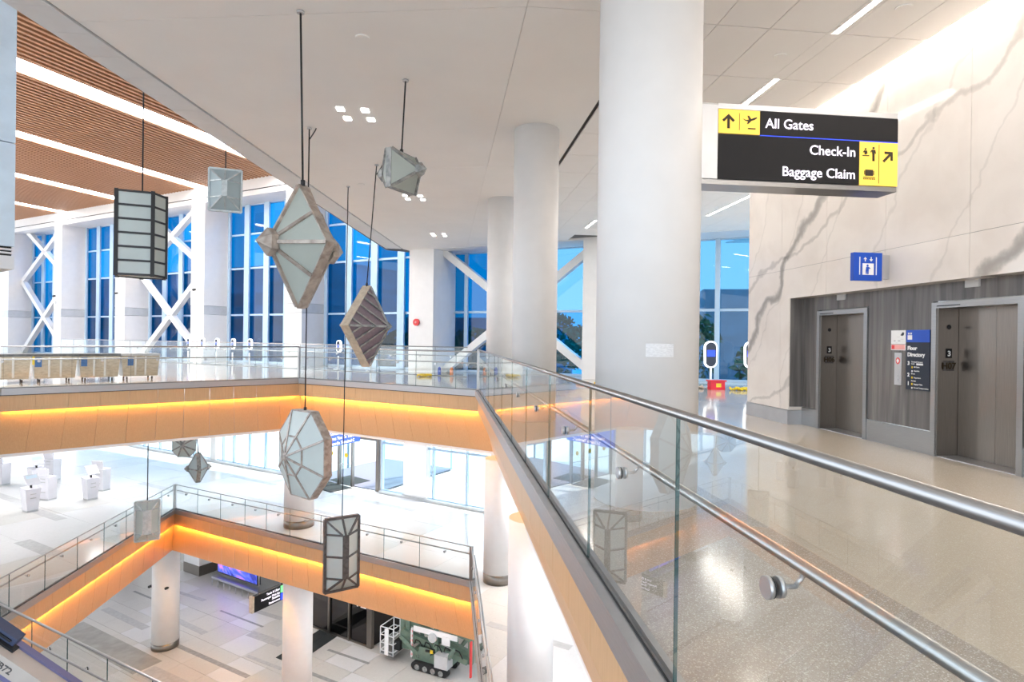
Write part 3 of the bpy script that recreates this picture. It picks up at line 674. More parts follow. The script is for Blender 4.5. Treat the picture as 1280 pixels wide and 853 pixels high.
def lift(n, y0, y1, num, label):
    """y0 = far edge, y1 = near edge of the frame"""
    t = setting('door_%d' % n, label, (XR, (y0 + y1) / 2, 0)); xf = XR - .03; h = 2.28; dep = .36; fw = .085
    MB().bb((xf, y0 - fw, 0), (XR + dep, y0, h)).build('jamb', 'steel', t); MB().bb((xf, y1, 0), (XR + dep, y1 + fw, h)).build('jamb', 'steel', t)
    MB().bb((xf, y1 + fw, h - fw), (XR + dep, y0 - fw, h)).build('header', 'steel', t)
    # deep return panel on the far side carries the indicators
    yp = y0 - fw
    MB().bb((XR + .0, yp - .015, 0), (XR + dep, yp, h - fw)).build('jamb_panel', 'steel_warm', t)
    ym = (yp + y1 + fw) / 2 - .0
    MB().bb((XR + dep - .03, ym + .009, .015), (XR + dep, yp - .02, h - fw)).build('door_leaf', 'steel_warm', t)
    MB().bb((XR + dep - .045, y1 + fw, .015), (XR + dep - .015, ym - .009, h - fw)).build('door_leaf', 'steel_warm', t)
    MB().bb((XR, y1 + fw, 0), (XR + dep, yp, .012)).build('sill', 'satin', t)
    MB().bb((XR + dep, y1 + fw, .01), (XR + dep + .02, yp, h - fw)).build('shaft_gap', 'black', t)
    yq = yp - .017; R = (1, 0, 0); U = (0, 0, 1); o = (XR + .17, yq, 0)
    pl_ = decal([(math.cos(i * math.pi / 6) * .035, 1.92 + math.sin(i * math.pi / 6) * .035) for i in range(12)], o, R, U, 'dark', t, 'indicator')
    sc = decal(rect2(-.05, 1.46, .05, 1.60), o, R, U, 'signblack', t, 'floor_display'); text('3', .11, 'whitep', (XR + .145, yq - .004, 1.49), R, U, sc, bold=.003)
    nb = decal(rect2(-.09, 1.27, .09, 1.42), o, R, U, 'fr_dark', t, 'number_plate'); text(num, .13, 'iconblack', (XR + .17, yq - .004, 1.30), R, U, nb, align='CENTER', bold=.004)
    MB().bb((xf - .006, y0 - .5, h - .06), (xf, y0 - .1, h - .045)).build('maker_plate', 'dark', t)
    return t
lift(1, E1[0], E1[1], 'H06', 'left lift with steel doors, plate H06'); lift(2, E2e[0], E2e[1], 'H07', 'right lift with steel doors, plate H07'); lift(3, 5.2, 3.4, 'H08', 'third lift out of the frame')
R, U = (0, -1, 0), (0, 0, 1)
def wallthing(name, label, cat, y, z): return thing(name, label, cat, (XR, y, z))
d_ = wallthing('floor_directory', 'tall navy and blue floor directory board between the lifts', 'sign', 8.44, .95); o = (XR - .001, 8.67, 0)
decal(rect2(0, .95, .46, 1.88), o, R, U, 'navy', d_, 'board', .02); decal(rect2(0, 1.69, .46, 1.88), o, R, U, 'blue', d_, 'header_band', .003, .021)
o2 = (XR - .023, 8.67, 0); ttx = lambda s, x, z, sz, b=0: text(s, sz, 'whitep', (o2[0], o2[1] - x, z), R, U, d_, bold=b)
ttx('Floor', .03, 1.57, .085, .003); ttx('Directory', .03, 1.47, .085, .003)
for s, z in (('3', 1.335), ('2', 1.155), ('1', 1.02)): ttx(s, .035, z, .08, .003)
for s, x, z in (('Terminal Entrance', .11, 1.375), ('Level', .11, 1.345), ('All Gates', .16, 1.295), ('Check-In', .16, 1.235), ('Street', .11, 1.19), ('Departures', .16, 1.13), ('Arrivals', .11, 1.08), ('Baggage Claim', .16, 1.03), ('Ground Transportation', .16, .975)): ttx(s, x, z, .03)
decal(rect2(.21, 1.335, .34, 1.365), o2, R, U, 'whitep', d_, 'patch_sticker')
for z in (1.30, 1.14, 1.04): decal(rect2(.115, z - .015, .14, z + .015), o2, R, U, 'yel', d_, 'yellow_icon')
for z in (1.24, .98): decal(rect2(.115, z - .013, .14, z + .013), o2, R, U, 'whitep', d_, 'white_icon')
ic = decal(rect2(.03, 1.73, .12, 1.80), o2, R, U, 'whitep', d_, 'lift_icon')
for x in (.045, .075, .105): decal(rect2(x - .008, 1.81, x + .008, 1.84), o2, R, U, 'whitep', ic, 'arrow_mark')
n_ = wallthing('fire_notice', 'white emergency notice with pink band beside the directory', 'notice', 8.85, 1.56); o = (XR - .001, 9.01, 0)
decal(rect2(0, 1.66, .31, 1.88), o, R, U, 'whitep', n_, 'sheet', .008); decal(rect2(0, 1.56, .31, 1.655), o, R, U, 'whitep', n_, 'sheet', .008)
decal(rect2(.01, 1.57, .30, 1.65), o, R, U, 'pinkp', n_, 'warning_band', .002, .009); decal(rect2(.02, 1.58, .08, 1.64), o, R, U, 'redp', n_, 'warning_mark', .002, .012)
decal([(.2, 1.80), (.25, 1.85), (.28, 1.84), (.27, 1.80), (.24, 1.79)], o, R, U, 'navy', n_, 'pictogram', .002, .009)
for x, z, w, hh in ((.06, 1.70, .04, .02), (.15, 1.70, .05, .02), (.12, 1.77, .07, .004), (.20, 1.735, .09, .004), (.10, 1.675, .05, .004)): decal(rect2(x, z, x + w, z + hh), o, R, U, 'satin', n_, 'plan_mark', .002, .009)
c_ = wallthing('lift_call_station', 'steel lift call panel with red fire emblem below the notice', 'control panel', 8.85, 1.0); o = (XR - .001, 8.93, 0)
decal(rect2(0, 1.0, .15, 1.52), o, R, U, 'satin', c_, 'plate', .008)
decal([(.075 + .045 * math.cos(a * math.pi / 6), 1.39 + .055 * math.sin(a * math.pi / 6)) for a in range(12)], o, R, U, 'redp', c_, 'emblem', .002, .009)
decal([(.075 + .03 * math.cos(a * math.pi / 2), 1.39 + .04 * math.sin(a * math.pi / 2)) for a in range(4)], o, R, U, 'whitep', c_, 'emblem_cross', .002, .0115)
for z in (1.14, 1.08): MB().cyl((XR - .008, 8.855, z), (XR - .016, 8.855, z), .014, 14).build('button', 'satin', c_)
for y, l in ((10.25, 'left'), (7.5, 'right')):
    tag(MB().bb((XR - .03, y - .11, 2.46), (XR, y + .11, 2.56)).build('hall_lantern', 'grey_panel'), 'small pale rectangular lamp above the %s lift' % l, 'lamp', 'lamps above the lifts')
# blade sign
bs = thing('blade_sign', 'square blue lift sign projecting from the marble wall', 'sign', (6.66, 8.7, 2.65))
MB().bb((6.36, 8.7, 2.65), (6.84, 8.78, 3.09)).build('sign_box', 'blue', bs); MB().bb((6.84, 8.71, 2.68), (6.97, 8.77, 3.06)).build('mount_plate', 'satin', bs)
o = (6.36, 8.699, 2.65); R, U = (1, 0, 0), (0, 0, 1)
for x in (.09, .37): decal(rect2(x, .09, x + .015, .37), o, R, U, 'whitep', bs, 'rail_mark')
decal(rect2(.145, .09, .335, .27), o, R, U, 'whitep', bs, 'cabin_mark')
pm = decal([(.20, .10), (.215, .10), (.22, .16), (.225, .10), (.245, .10), (.25, .19), (.27, .18), (.275, .195), (.25, .215), (.205, .215), (.195, .15)], o, R, U, 'blue', bs, 'person_mark', .002, .004)
decal([(.228 + .018 * math.cos(a), .235 + .018 * math.sin(a)) for a in [i * math.pi / 6 for i in range(12)]], o, R, U, 'blue', pm, 'head_mark', .002, .004)
for x, s in ((.19, 1), (.29, -1)):
    a = [(x - .008, 0), (x + .008, 0), (x + .008, .035), (x + .03, .035), (x, .07), (x - .03, .035), (x - .008, .035)]
    decal([(p, .30 + q) if s > 0 else (p, .37 - q) for p, q in a], o, R, U, 'whitep', bs, 'arrow_mark')

# ------------------------------------------------------------------ overhead sign
sg = thing('overhead_sign', 'long black and yellow overhead sign reading All Gates, Check-In, Baggage Claim', 'sign', (2.2, 5.0, 3.04))
Y0 = 5.0
MB().bb((2.19, Y0, 3.04), (4.08, Y0 + .24, 3.75)).build('housing', 'steel', sg)
MB().bb((2.19, Y0 - .012, 3.085), (2.37, Y0, 3.73)).build('end_plate', 'satin', sg)
MB().bb((2.37, Y0 - .012, 3.70), (4.08, Y0, 3.745)).build('top_trim', 'satin', sg)
o = (2.375, Y0 - .003, 3.085); W_ = 1.70; Hs = .61
def sd_(poly, m, nm, par=sg, lift=.008, t=.003): return decal(poly, o, R, U, m, par, nm, t, lift)
up_ = sd_(rect2(.385, .40, W_, Hs), 'signblack', 'black_panel', t=.004)
lo_ = sd_(rect2(0, .0, 1.325, .392), 'signblack', 'black_panel', t=.004)
sd_(rect2(.385, .392, W_, .40), 'screen_blue', 'divider_line')
y1_ = sd_(rect2(0, .40, .38, Hs), 'yellow', 'yellow_panel', t=.004); y2_ = sd_(rect2(1.33, 0, W_, .39), 'yellow', 'yellow_panel', t=.004)
sd_(rect2(.189, .43, .192, .58), 'iconblack', 'divider_line', y1_, .013); sd_(rect2(1.515, .02, 1.518, .37), 'iconblack', 'divider_line', y2_, .013)
T = lambda s, x, z, al: text(s, .121, 'text', (o[0] + x, o[1] - .014, o[2] + z), R, U, sg, align=al, bold=.0007)
T('All Gates', .43, .465, 'LEFT'); T('Check-In', 1.29, .25, 'RIGHT'); T('Baggage Claim', 1.29, .05, 'RIGHT')
def arrow(cx, cy, s, ang):
    pts = [(-.1, -.5), (.1, -.5), (.1, .25), (.36, 0), (.5, .13), (0, .6), (-.5, .13), (-.36, 0), (-.1, .25)]
    ca, sa = math.cos(ang), math.sin(ang); return [(cx + s * (x * ca - y * sa), cy + s * (x * sa + y * ca)) for x, y in pts]
sd_(arrow(.09, .50, .115, 0), 'iconblack', 'arrow_icon', y1_, .013)
sd_(arrow(1.60, .26, .115, -math.pi / 4), 'iconblack', 'arrow_icon', y2_, .013)
pln = [(-.5, .22), (-.42, .2), (-.36, .1), (-.1, .02), (-.22, .32), (-.12, .32), (.14, .02), (.4, .12), (.5, .2), (.48, .28), (.36, .28), (.1, .16), (-.02, -.04), (-.14, -.26), (-.04, -.26), (.12, -.02), (-.1, -.02), (-.38, .02)]
pln = [(-.5, .16), (-.40, .17), (-.33, .06), (-.12, .02), (-.20, -.16), (-.08, -.14), (.12, .06), (.36, .14), (.52, .26), (.50, .33), (.30, .27), (.10, .19), (-.06, .40), (-.16, .40), (-.06, .14), (-.28, .10)]
sd_([(.285 + x * .13, .51 + y * .13) for x, y in pln], 'iconblack', 'plane_icon', y1_, .013); sd_(rect2(.27, .445, .34, .455), 'iconblack', 'runway_icon', y1_, .013)
def person(cx, cy, s, legs=True):
    b = [(-.12, .1), (-.18, .45), (-.3, .3), (-.36, .36), (-.2, .6), (.2, .6), (.28, .2), (.2, .18), (.15, .42), (.13, .1)]
    if legs: b = [(-.12, -.6), (0, -.6), (.01, 0), (.03, -.6), (.14, -.6)] + b[::-1][:1] + [(.15, .42), (.2, .18), (.28, .2), (.2, .6), (-.2, .6), (-.36, .36), (-.3, .3), (-.18, .45), (-.12, .1)]
    q = sd_([(cx + x * s, cy + y * s) for x, y in b], 'iconblack', 'person_icon', y2_, .013)
    sd_([(cx + math.cos(a * math.pi / 5) * s * .13, cy + s * .78 + math.sin(a * math.pi / 5) * s * .13) for a in range(10)], 'iconblack', 'head_icon', y2_, .013)
person(1.462, .27, .085); person(1.385, .27, .07, False)
sd_(rect2(1.355, .262, 1.42, .27), 'iconblack', 'desk_icon', y2_, .013)
sd_(rect2(1.385, .085, 1.46, .14), 'iconblack', 'case_icon', y2_, .013); sd_(rect2(1.375, .095, 1.381, .13), 'iconblack', 'handle_icon', y2_, .013); sd_(rect2(1.464, .095, 1.47, .13), 'iconblack', 'handle_icon', y2_, .013)
sd_(rect2(1.365, .068, 1.48, .074), 'iconblack', 'belt_icon', y2_, .013)
for i in range(7): sd_(rect2(1.367 + i * .017, .052, 1.376 + i * .017, .062), 'iconblack', 'roller_icon', y2_, .013)

sg.location = (2.66, 6.1, 3.34); sg.scale = (1.22, 1.22, 1.22)

# ------------------------------------------------------------------ hanging lanterns
def frame_at(c):
    v = Vector((c[0], c[1], 0)).normalized(); return Vector((v.y, -v.x, 0)), v
def mpp(c): return (.1127 * c[0] + .9936 * c[1]) / 746.9      # metres per pixel-sized unit at that depth
def cable(c, top, anchor_z, par, anchor=None, fork=False):
    a = Vector(anchor) if anchor else Vector((c[0], c[1], anchor_z)); t = Vector(top)
    r = .014 if t.y < 20 else .018
    MB().cyl(t, a, r, 6).build('cable', 'dark', par); MB().cyl(a, a - Vector((0, 0, .03)), .05, 12).build('ceiling_plate', 'satin', par)
    if fork: MB().tube([a - Vector((0, 0, .25)), a + Vector((.12, 0, -.05)), a + Vector((.14, 0, 0))], .012, 6).build('cable_tail', 'dark', par)
def tri_pane(pts, n, t, mat, par): MB().prism([p + n * .0 for p in pts], -n * t).build('glass_pane', mat, par)
def pyramid_lantern(label, c, s, ax, base, h, ring, frame, pane, cap=0, cap2=None, mid=None, stripes=None, bw=3.2, near=None, hub=3, anchor=None, az=ZC, rim=None, fork=False, group='hanging metal and glass lanterns'):
    c = Vector(c); er, ea = frame_at(c); a = (er * ax[0] + ea * ax[1]).normalized(); b = (er * -ax[1] + ea * ax[0]).normalized(); up = Vector((0, 0, 1)); kc = ea.dot(Vector((.1127, .9936, 0))); a = a * kc; b = b * kc
    t = thing('hanging_lantern', label, 'lantern', tuple(c), group)
    P = [c + b * x * s + up * z * s for x, z in base]; n = len(P); ap = c + a * h * s; ap2 = c - a * (h + ring) * s
    for i in range(n):
        p, q = P[i], P[(i + 1) % n]; k = 1 - 4.5 / max((p - c).length / s, 8)
        MB().prism([p, q, c + (q - c) * k, c + (p - c) * k], -a * ring * s).build('rim_bar', rim or frame, t)
    for sgn, apex, o in ((1, ap, Vector((0, 0, 0))), (-1, ap2, -a * ring * s)):
        Q = [c + (p - c) * .97 + o for p in P]
        for i in range(n):
            p, q = Q[i], Q[(i + 1) % n]; nn = (q - p).cross(apex - p).normalized() * sgn
            if nn.dot(a * sgn) < 0: nn = -nn
            if mid and sgn > 0:
                pm, qm = apex + (p - apex) * mid, apex + (q - apex) * mid
                tri_pane([p, q, qm, pm], nn, .012, pane, t); tri_pane([pm, qm, apex], nn, .012, pane, t)
                MB().bar(pm, qm, bw * .8 * s, bw * .8 * s, a).build('ring_bar', frame, t)
            else: tri_pane([p, q, apex], nn, .012, pane, t)
        for i in range(n):
            if stripes and stripes(i) is False: continue
            MB().bar(Q[i], apex, bw * s, bw * .9 * s, a).build('spoke', frame, t)
    for apex, sg_, cp in ((ap, 1, cap), (ap2, -1, cap if cap2 is None else cap2)):
        if cp:
            e = a * sg_; hexa = [apex + (b * math.cos(k * math.pi / 3 + .5) * .8 + up * math.sin(k * math.pi / 3 + .5)) * cp * s - e * cp * .45 * s for k in range(6)]
            m = MB(); tip = apex + e * cp * 1.0 * s; f = [v + e * cp * .55 * s for v in hexa]
            m.add(hexa + f + [tip], [(i, (i + 1) % 6, (i + 1) % 6 + 6, i + 6) for i in range(6)] + [(i + 6, (i + 1) % 6 + 6, 12) for i in range(6)] + [tuple(range(5, -1, -1))]); m.build('end_cap', frame, t)
        else: MB().cyl(apex - a * sg_ * hub * s, apex + a * sg_ * hub * .4 * s, hub * s, 10).build('hub', frame, t)
    zt = max(v.z for v in P); tv = [v for v in P if v.z > zt - .01]; top = sum(tv, Vector((0, 0, 0))) / len(tv) - a * ring * .5 * s
    cable(c, top, az, t, anchor, fork); MB().cyl(top - up * .02, top + up * .06, .03, 8).build('hanger', 'dark', t)
    return t, P, a, b, ap, s
rh = [(0, 78), (33, 39), (66, 0), (33, -39), (0, -78), (-33, -39), (-66, 0), (-33, 39)]
K = 746.9
s3 = mpp((-1.97, 8.3))
pyramid_lantern('big diamond lantern of weathered tan metal with frosted panes, nearest', (-1.97, 8.3, 2.87), s3, (-.85, -.53), rh, 42, 13, 'fr_tan', 'frost', 17, bw=4.5, anchor=(-1.96, 8.26, ZC), fork=False)
s4 = mpp((-1.85, 15.3))
t4, P4, a4, b4, ap4, _ = pyramid_lantern('slender diamond lantern with mauve striped panels and cream edge', (-1.85, 15.3, 1.94), s4, (.88, -.47), [(0, 51), (55, 0), (0, -51), (-55, 0)], 26, 11, 'fr_grey', 'mauve', 5, rim='fr_cream', bw=2.6, anchor=(-1.74, 15.3, ZC), fork=True)
for sg_ in (1, -1):
    T_, L4, A_ = P4[0 if sg_ > 0 else 2], P4[3], ap4; nn = ((L4 - T_).cross(A_ - T_)).normalized()
    if nn.dot(a4) < 0: nn = -nn
    for tt in (.17, .33, .5, .67, .84):
        p = T_ + (L4 - T_) * tt
        q = T_ + (A_ - T_) * (tt / .5) if tt <= .5 else L4 + (A_ - L4) * ((1 - tt) / .5)
        MB().bar(p + nn * .02, q + nn * .02, .035, .03, nn).build('cross_bar', 'fr_grey', t4)
s5 = mpp((-.7, 10.2))
pyramid_lantern('square pyramid lantern of grey metal high up near the ceiling', (-.71, 10.2, 4.45), s5, (.80, -.60), [(-26, 24), (26, 24), (26, -24), (-26, -24)], 26, 8, 'fr_grey', 'frost', 9, bw=3.5, anchor=(-.70, 10.21, ZC))
s6 = mpp((-2.93, 12.8))
oc = [(55 * math.cos(math.radians(22.5 + 45 * k)), 59 * math.sin(math.radians(22.5 + 45 * k))) for k in range(8)]
pyramid_lantern('large octagonal lantern with frosted panes, pinkish metal rim', (-2.93, 12.8, -.78), s6, (-.83, -.56), oc, 24, 12, 'fr_tan', 'frost_w', 0, mid=.45, bw=2.4, anchor=(-2.84, 12.83, ZC), fork=True)
s9 = mpp((-9.74, 25))
pyramid_lantern('small diamond lantern with end caps hanging beyond the far slab', (-9.74, 25.0, -3.61), s9, (-1, -.08), [(0, 19), (20, 0), (0, -19), (-20, 0)], 11, 5, 'fr_grey', 'frost_b', 4, az=-2.04, bw=1.6)
pyramid_lantern('small lantern half hidden by the oak fascia edge', (-10.45, 25.6, -2.78), s9, (-.3, -.95), [(8, 16), (16, 8), (16, -8), (8, -16), (-8, -16), (-16, -8), (-16, 8), (-8, 16)], 8, 4, 'fr_grey', 'frost_w', 4, az=-2.04, bw=1.6)

def ridge_lantern(label, c, s, ax, w, h, w2, h2, d, frame, pane, rows=3, bw=2.5, az=ZC, anchor=None, both=True):
    c = Vector(c); er, ea = frame_at(c); a = (er * ax[0] + ea * ax[1]).normalized(); b = (er * -ax[1] + ea * ax[0]).normalized(); up = Vector((0, 0, 1)); kc = ea.dot(Vector((.1127, .9936, 0))); a = a * kc; b = b * kc
    t = thing('hanging_lantern', label, 'lantern', tuple(c), 'hanging metal and glass lanterns')
    def q(x, z, dd, sg_=1): return c + (b * x + up * z) * s + a * dd * s * sg_
    for x0, z0, x1, z1 in ((-w, -h, w, -h), (w, -h, w, h), (w, h, -w, h), (-w, h, -w, -h)):
        MB().bar(q(x0, z0, 0), q(x1, z1, 0), bw * 1.3 * s, bw * 2.2 * s, a).build('rim_bar', frame, t)
    for sg_ in (1, -1):
        zs = [h] + [h2 - 2 * h2 * k / (rows - 1) for k in range(rows)] + [-h] if rows > 1 else [h, h2, -h2, -h]
        for sx_ in (-1, 1):
            O = [q(sx_ * w, z, 0, sg_) for z in [h] + [h2 - 2 * h2 * k / (rows - 1) for k in range(rows)] + [-h]]
            I = [q(sx_ * w2, h2, d, sg_)] + [q(sx_ * w2, h2 - 2 * h2 * k / (rows - 1), d, sg_) for k in range(rows)] + [q(sx_ * w2, -h2, d, sg_)]
            for k in range(len(O) - 1):
                pts = [O[k], O[k + 1], I[k + 1]] + ([I[k]] if (I[k] - I[k + 1]).length > 1e-4 else [])
                nn = (pts[1] - pts[0]).cross(pts[2] - pts[0]).normalized()
                if nn.dot(a) * sg_ < 0: nn = -nn
                tri_pane(pts, nn, .01, pane, t)
            for k in range(len(O)):
                if 0 < k < len(O) - 1: MB().bar(O[k], I[k], bw * s, bw * s, a).build('cross_bar', frame, t)
            MB().bar(O[0], I[0], bw * s, bw * s, a).build('spoke', frame, t); MB().bar(O[-1], I[-1], bw * s, bw * s, a).build('spoke', frame, t)
        for sz in (-1, 1):
            m_ = q(0, sz * h, 0, sg_); pts = [q(-w, sz * h, 0, sg_), q(w, sz * h, 0, sg_), q(w2, sz * h2, d, sg_), q(-w2, sz * h2, d, sg_)]
            nn = (pts[1] - pts[0]).cross(pts[2] - pts[0]).normalized()
            if nn.dot(a) * sg_ < 0: nn = -nn
            tri_pane(pts, nn, .01, pane, t); MB().bar(m_, q(0, sz * h2, d, sg_), bw * s, bw * s, a).build('spoke', frame, t)
        MB().prism([q(-w2, -h2, d, sg_), q(w2, -h2, d, sg_), q(w2, h2, d, sg_), q(-w2, h2, d, sg_)], a * sg_ * bw * s * .6).build('ridge_plate', frame, t)
    top = q(0, h, 0); cable(c, top, az, t, anchor); return t
ridge_lantern('tall dark-framed lantern with white panes over the orange fascia', (-2.85, 17.6, -4.56), mpp((-2.85, 17.6)), (.30, -.95), 22, 45, 4, 27, 16, 'fr_dark', 'frost_w', 3, 2.3, anchor=(-2.80, 17.62, ZC))
ridge_lantern('pale green square lantern in front of the slat ceiling edge', (-5.60, 16.0, 5.37), mpp((-5.6, 16)), (-.08, -1), 20.5, 26, 3.5, 10, 14, 'fr_pale', 'frost_b', 2, 1.8, az=ZH)
ridge_lantern('small white lantern hanging low at the fascia corner', (-10.85, 23.5, -5.23), mpp((-10.8, 23.5)), (-.02, -1), 15.5, 24.5, 5.5, 15, 10, 'fr_pale', 'frost_w', 2, 1.5, az=-2.04)
# black lantern: six-sided box with stacked panes
s1 = mpp((-5.93, 12.5)); c1 = Vector((-5.93, 12.5, 3.62)); er, ea = frame_at(c1); er = er * .87; ea = ea * .87
bl = thing('hanging_lantern', 'black-framed hexagonal box lantern with six rows of white panes', 'lantern', tuple(c1), 'hanging metal and glass lanterns')
pp = [(-31, -8), (13, -14), (30, 12), (29, 34), (0, 44), (-30, 26)]; hh = 51
def q1(p, z): return c1 + (er * p[0] + ea * p[1]) * s1 + Vector((0, 0, z * s1))
for i in range(6):
    p, q = pp[i], pp[(i + 1) % 6]; big = i in (0, 1)
    MB().bar(q1(p, -hh - 2), q1(p, hh + 2), 4.4 * s1 if i else 3 * s1, 4.4 * s1, er).build('corner_post', 'dark', bl)
    d_ = (q1(q, 0) - q1(p, 0)).normalized(); nn = d_.cross(Vector((0, 0, 1)))
    for k in range(7):
        z = hh - k * 2 * hh / 6; MB().bar(q1(p, z), q1(q, z), 2.6 * s1, 2.6 * s1).build('cross_bar', 'dark', bl)
        if k < 6:
            z2 = z - 2 * hh / 6; a_, b_ = q1(p, z2), q1(q, z2)
            MB().prism([a_, b_, b_ + nn * .01, a_ + nn * .01], (0, 0, 2 * hh / 6 * s1)).build('glass_pane', 'frost_w', bl)
MB().prism([q1(p, -hh) for p in pp], (0, 0, .02)).build('bottom_pane', 'frost_w', bl); MB().prism([q1(p, hh) for p in pp], (0, 0, .02)).build('top_plate', 'dark', bl)
cable(c1, q1((0, 8), hh), ZH, bl)

# ------------------------------------------------------------------ left bulkhead and far-left wall
bh = thing('air_bulkhead', 'pale blue panelled air bulkhead with vent slots at the left edge', 'bulkhead', (-8.6, 12.9, 2.93))
d45 = Vector((-.707, -.707, 0)); n45 = Vector((-.707, .707, 0)); P0 = Vector((-8.56, 13.0, 0)); LB = 5
for z0, z1_ in ((3.38, 5.43), (5.45, 8.4), (8.42, ZH)):
    MB().prism([P0 + Vector((0, 0, z0)), P0 + d45 * LB + Vector((0, 0, z0)), P0 + d45 * LB + n45 * 1.2 + Vector((0, 0, z0)), P0 + n45 * 1.2 + Vector((0, 0, z0))], (0, 0, z1_ - z0)).build('panel', 'blue_steel', bh)
Pz = lambda z: Vector((0, 0, z)); Pb = P0 + d45 * .03 + n45 * .1
MB().prism([Pb + Pz(3.18), Pb + d45 * LB + Pz(3.18), Pb + d45 * LB + n45 + Pz(3.18), Pb + n45 + Pz(3.18)], (0, 0, .2)).build('vent_slot', 'dark', bh)
for z in (3.23, 3.30): MB().prism([P0 + d45 * .03 + Pz(z), P0 + d45 * LB + Pz(z), P0 + d45 * LB + n45 * .3 + Pz(z), P0 + d45 * .03 + n45 * .3 + Pz(z)], (0, 0, .035)).build('vent_blade', 'white', bh)
MB().prism([P0 + Pz(2.93), P0 + d45 * LB + Pz(2.93), P0 + d45 * LB + n45 * 1.2 + Pz(2.93), P0 + n45 * 1.2 + Pz(2.93)], (0, 0, .26)).build('panel', 'white', bh)
fw_ = setting('wall_left', 'pale blue-grey panelled wall at the far left of the top level')
for k in range(4):
    for z0, z1_ in ((0, 1.3), (1.32, 3.3), (3.32, 7.0)):
        MB().bb((-41.5 + k * 1.72, 44, z0), (-39.8 + k * 1.72, 44.3, z1_)).build('wall_panel', 'blue_steel', fw_)

# ------------------------------------------------------------------ wrapped crates on wheels
def crate(i, label):
    d = Vector((.81, .59, 0)).normalized(); n = Vector((-d.y, d.x, 0)); p = Vector((-14.42, 21.13, 0)) + d * (i * 1.26 - .35); w0, w1, dep = 1.02, 1.16, .8
    t = thing('wrapped_crate', label, 'crate', tuple(p + d * .6), 'wrapped crates on wheels')
    def q(u, v, z, k=0): return p + d * u + n * v + Vector((0, 0, z))
    m = MB(); lo = [q(.07, 0, .13), q(1.17, 0, .13), q(1.17, dep, .13), q(.07, dep, .13)]; hi = [q(.01, -.05, .88), q(1.23, -.05, .88), q(1.23, dep + .05, .88), q(.01, dep + .05, .88)]
    m.add(lo + hi, [(3, 2, 1, 0), (4, 5, 6, 7), (0, 1, 5, 4), (1, 2, 6, 5), (2, 3, 7, 6), (3, 0, 4, 7)]); m.build('wrapped_body', 'wrap', t)
    MB().prism([q(.0, -.07, .88), q(1.24, -.07, .88), q(1.24, dep + .07, .88), q(0, dep + .07, .88)], (0, 0, .08)).build('top_frame', 'satin' if i == 3 else 'fr_dark', t)
    for u in (.42, .74):
        s = MB(); s.prism([q(u, -.014, .17), q(u + .06, -.014, .17), q(u + .06, -.064, .86), q(u, -.064, .86)], n * .01); s.build('film_strap', 'wrap_w', t)
    if i: MB().prism([q(.07 if i < 3 else .2, -.04, .52), q(.25 if i < 3 else .38, -.04, .52), q(.25 if i < 3 else .38, -.07, .84), q(.07 if i < 3 else .2, -.07, .84)], n * .01).build('blue_patch', 'wrapblue', t)
    if i == 1: MB().prism([q(.0, -.04, .6), q(.06, -.04, .6), q(.06, -.07, .9), q(.0, -.07, .9)], n * .01).build('yellow_patch', 'yel', t)
    for u in (.2, 1.0):
        for v in (.08, dep - .08):
            c = q(u, v, .055); b = MB().cyl(c - d * .02, c + d * .02, .055, 14).build('caster', 'black', t); MB().bb(c - Vector((.02, .02, -.04)), c + Vector((.02, .02, .08))).build('caster_fork', 'satin', b)
for i, l in enumerate(('tan wrapped crate on wheels, leftmost and cut by the frame', 'tan wrapped crate with a yellow strip at its corner', 'tan wrapped crate with a blue patch, rightmost but one', 'tan wrapped crate with clear film, rightmost of the row')): crate(i, l)

# ------------------------------------------------------------------ face-scan pods
def pod(x, y, z, yaw, label, group='oval ring-lit pods', k=1.0):
    t = thing('face_scan_pod', label, 'kiosk', (x, y, z), group); up = Vector((0, 0, 1)); r = Vector((math.cos(yaw), math.sin(yaw), 0)); f = Vector((r.y, -r.x, 0))
    c = Vector((x, y, z + 1.2))
    def stad(w, h, k=8):
        return [r * (math.cos(a) * w) + up * ((h - w) * (1 if math.sin(a) >= -1e-6 and 0 <= a <= math.pi else -1) + math.sin(a) * w) for a in [math.pi * i / k for i in range(k + 1)] + [math.pi + math.pi * i / k for i in range(k + 1)]]
    MB().prism([c + v for v in stad(.24 * k, .50 * k)], -f * .1).build('ring_light', 'ring', t)
    b = MB().prism([c + v + f * .004 for v in stad((.24 * k - .05), (.5 * k - .05))], f * .02).build('face_panel', 'navy', t)
    MB().prism([c + r * i * .15 * k + up * j * k + f * .026 for i, j in ((-1, -.08), (1, -.08), (1, .16), (-1, .16))], f * .004).build('screen', 'screen_blue', b)
    MB().cyl(Vector((x, y, z)) - f * -.0, c - up * .5, .04, 12).build('stand_pole', 'whitep', t); MB().cyl((x, y, z), (x, y, z + .03), .26, 20).build('stand_foot', 'satin', t)
pod(9.75, 21.0, 0, -.1, 'oval white ring-lit pod by the cyan windows, left one'); pod(11.2, 20.8, 0, -.1, 'oval white ring-lit pod half cut by the marble wall')
for x, w_ in zip((-15.6, -14.5, -13.4, -12.2, -11.0, -5.4, -3.6), ('leftmost', 'second from left', 'third from left', 'fourth from left', 'fifth from left', 'left of the striped diamond lantern', 'rightmost, behind the striped diamond lantern')):  # solid pods in place of ring lights mirrored in the window glass
    pod(x, pl(x) - .9, -.35 + .35, -.6, 'small far ring-lit pod before the tall blue windows, ' + w_, 'far ring-lit pods', .62)

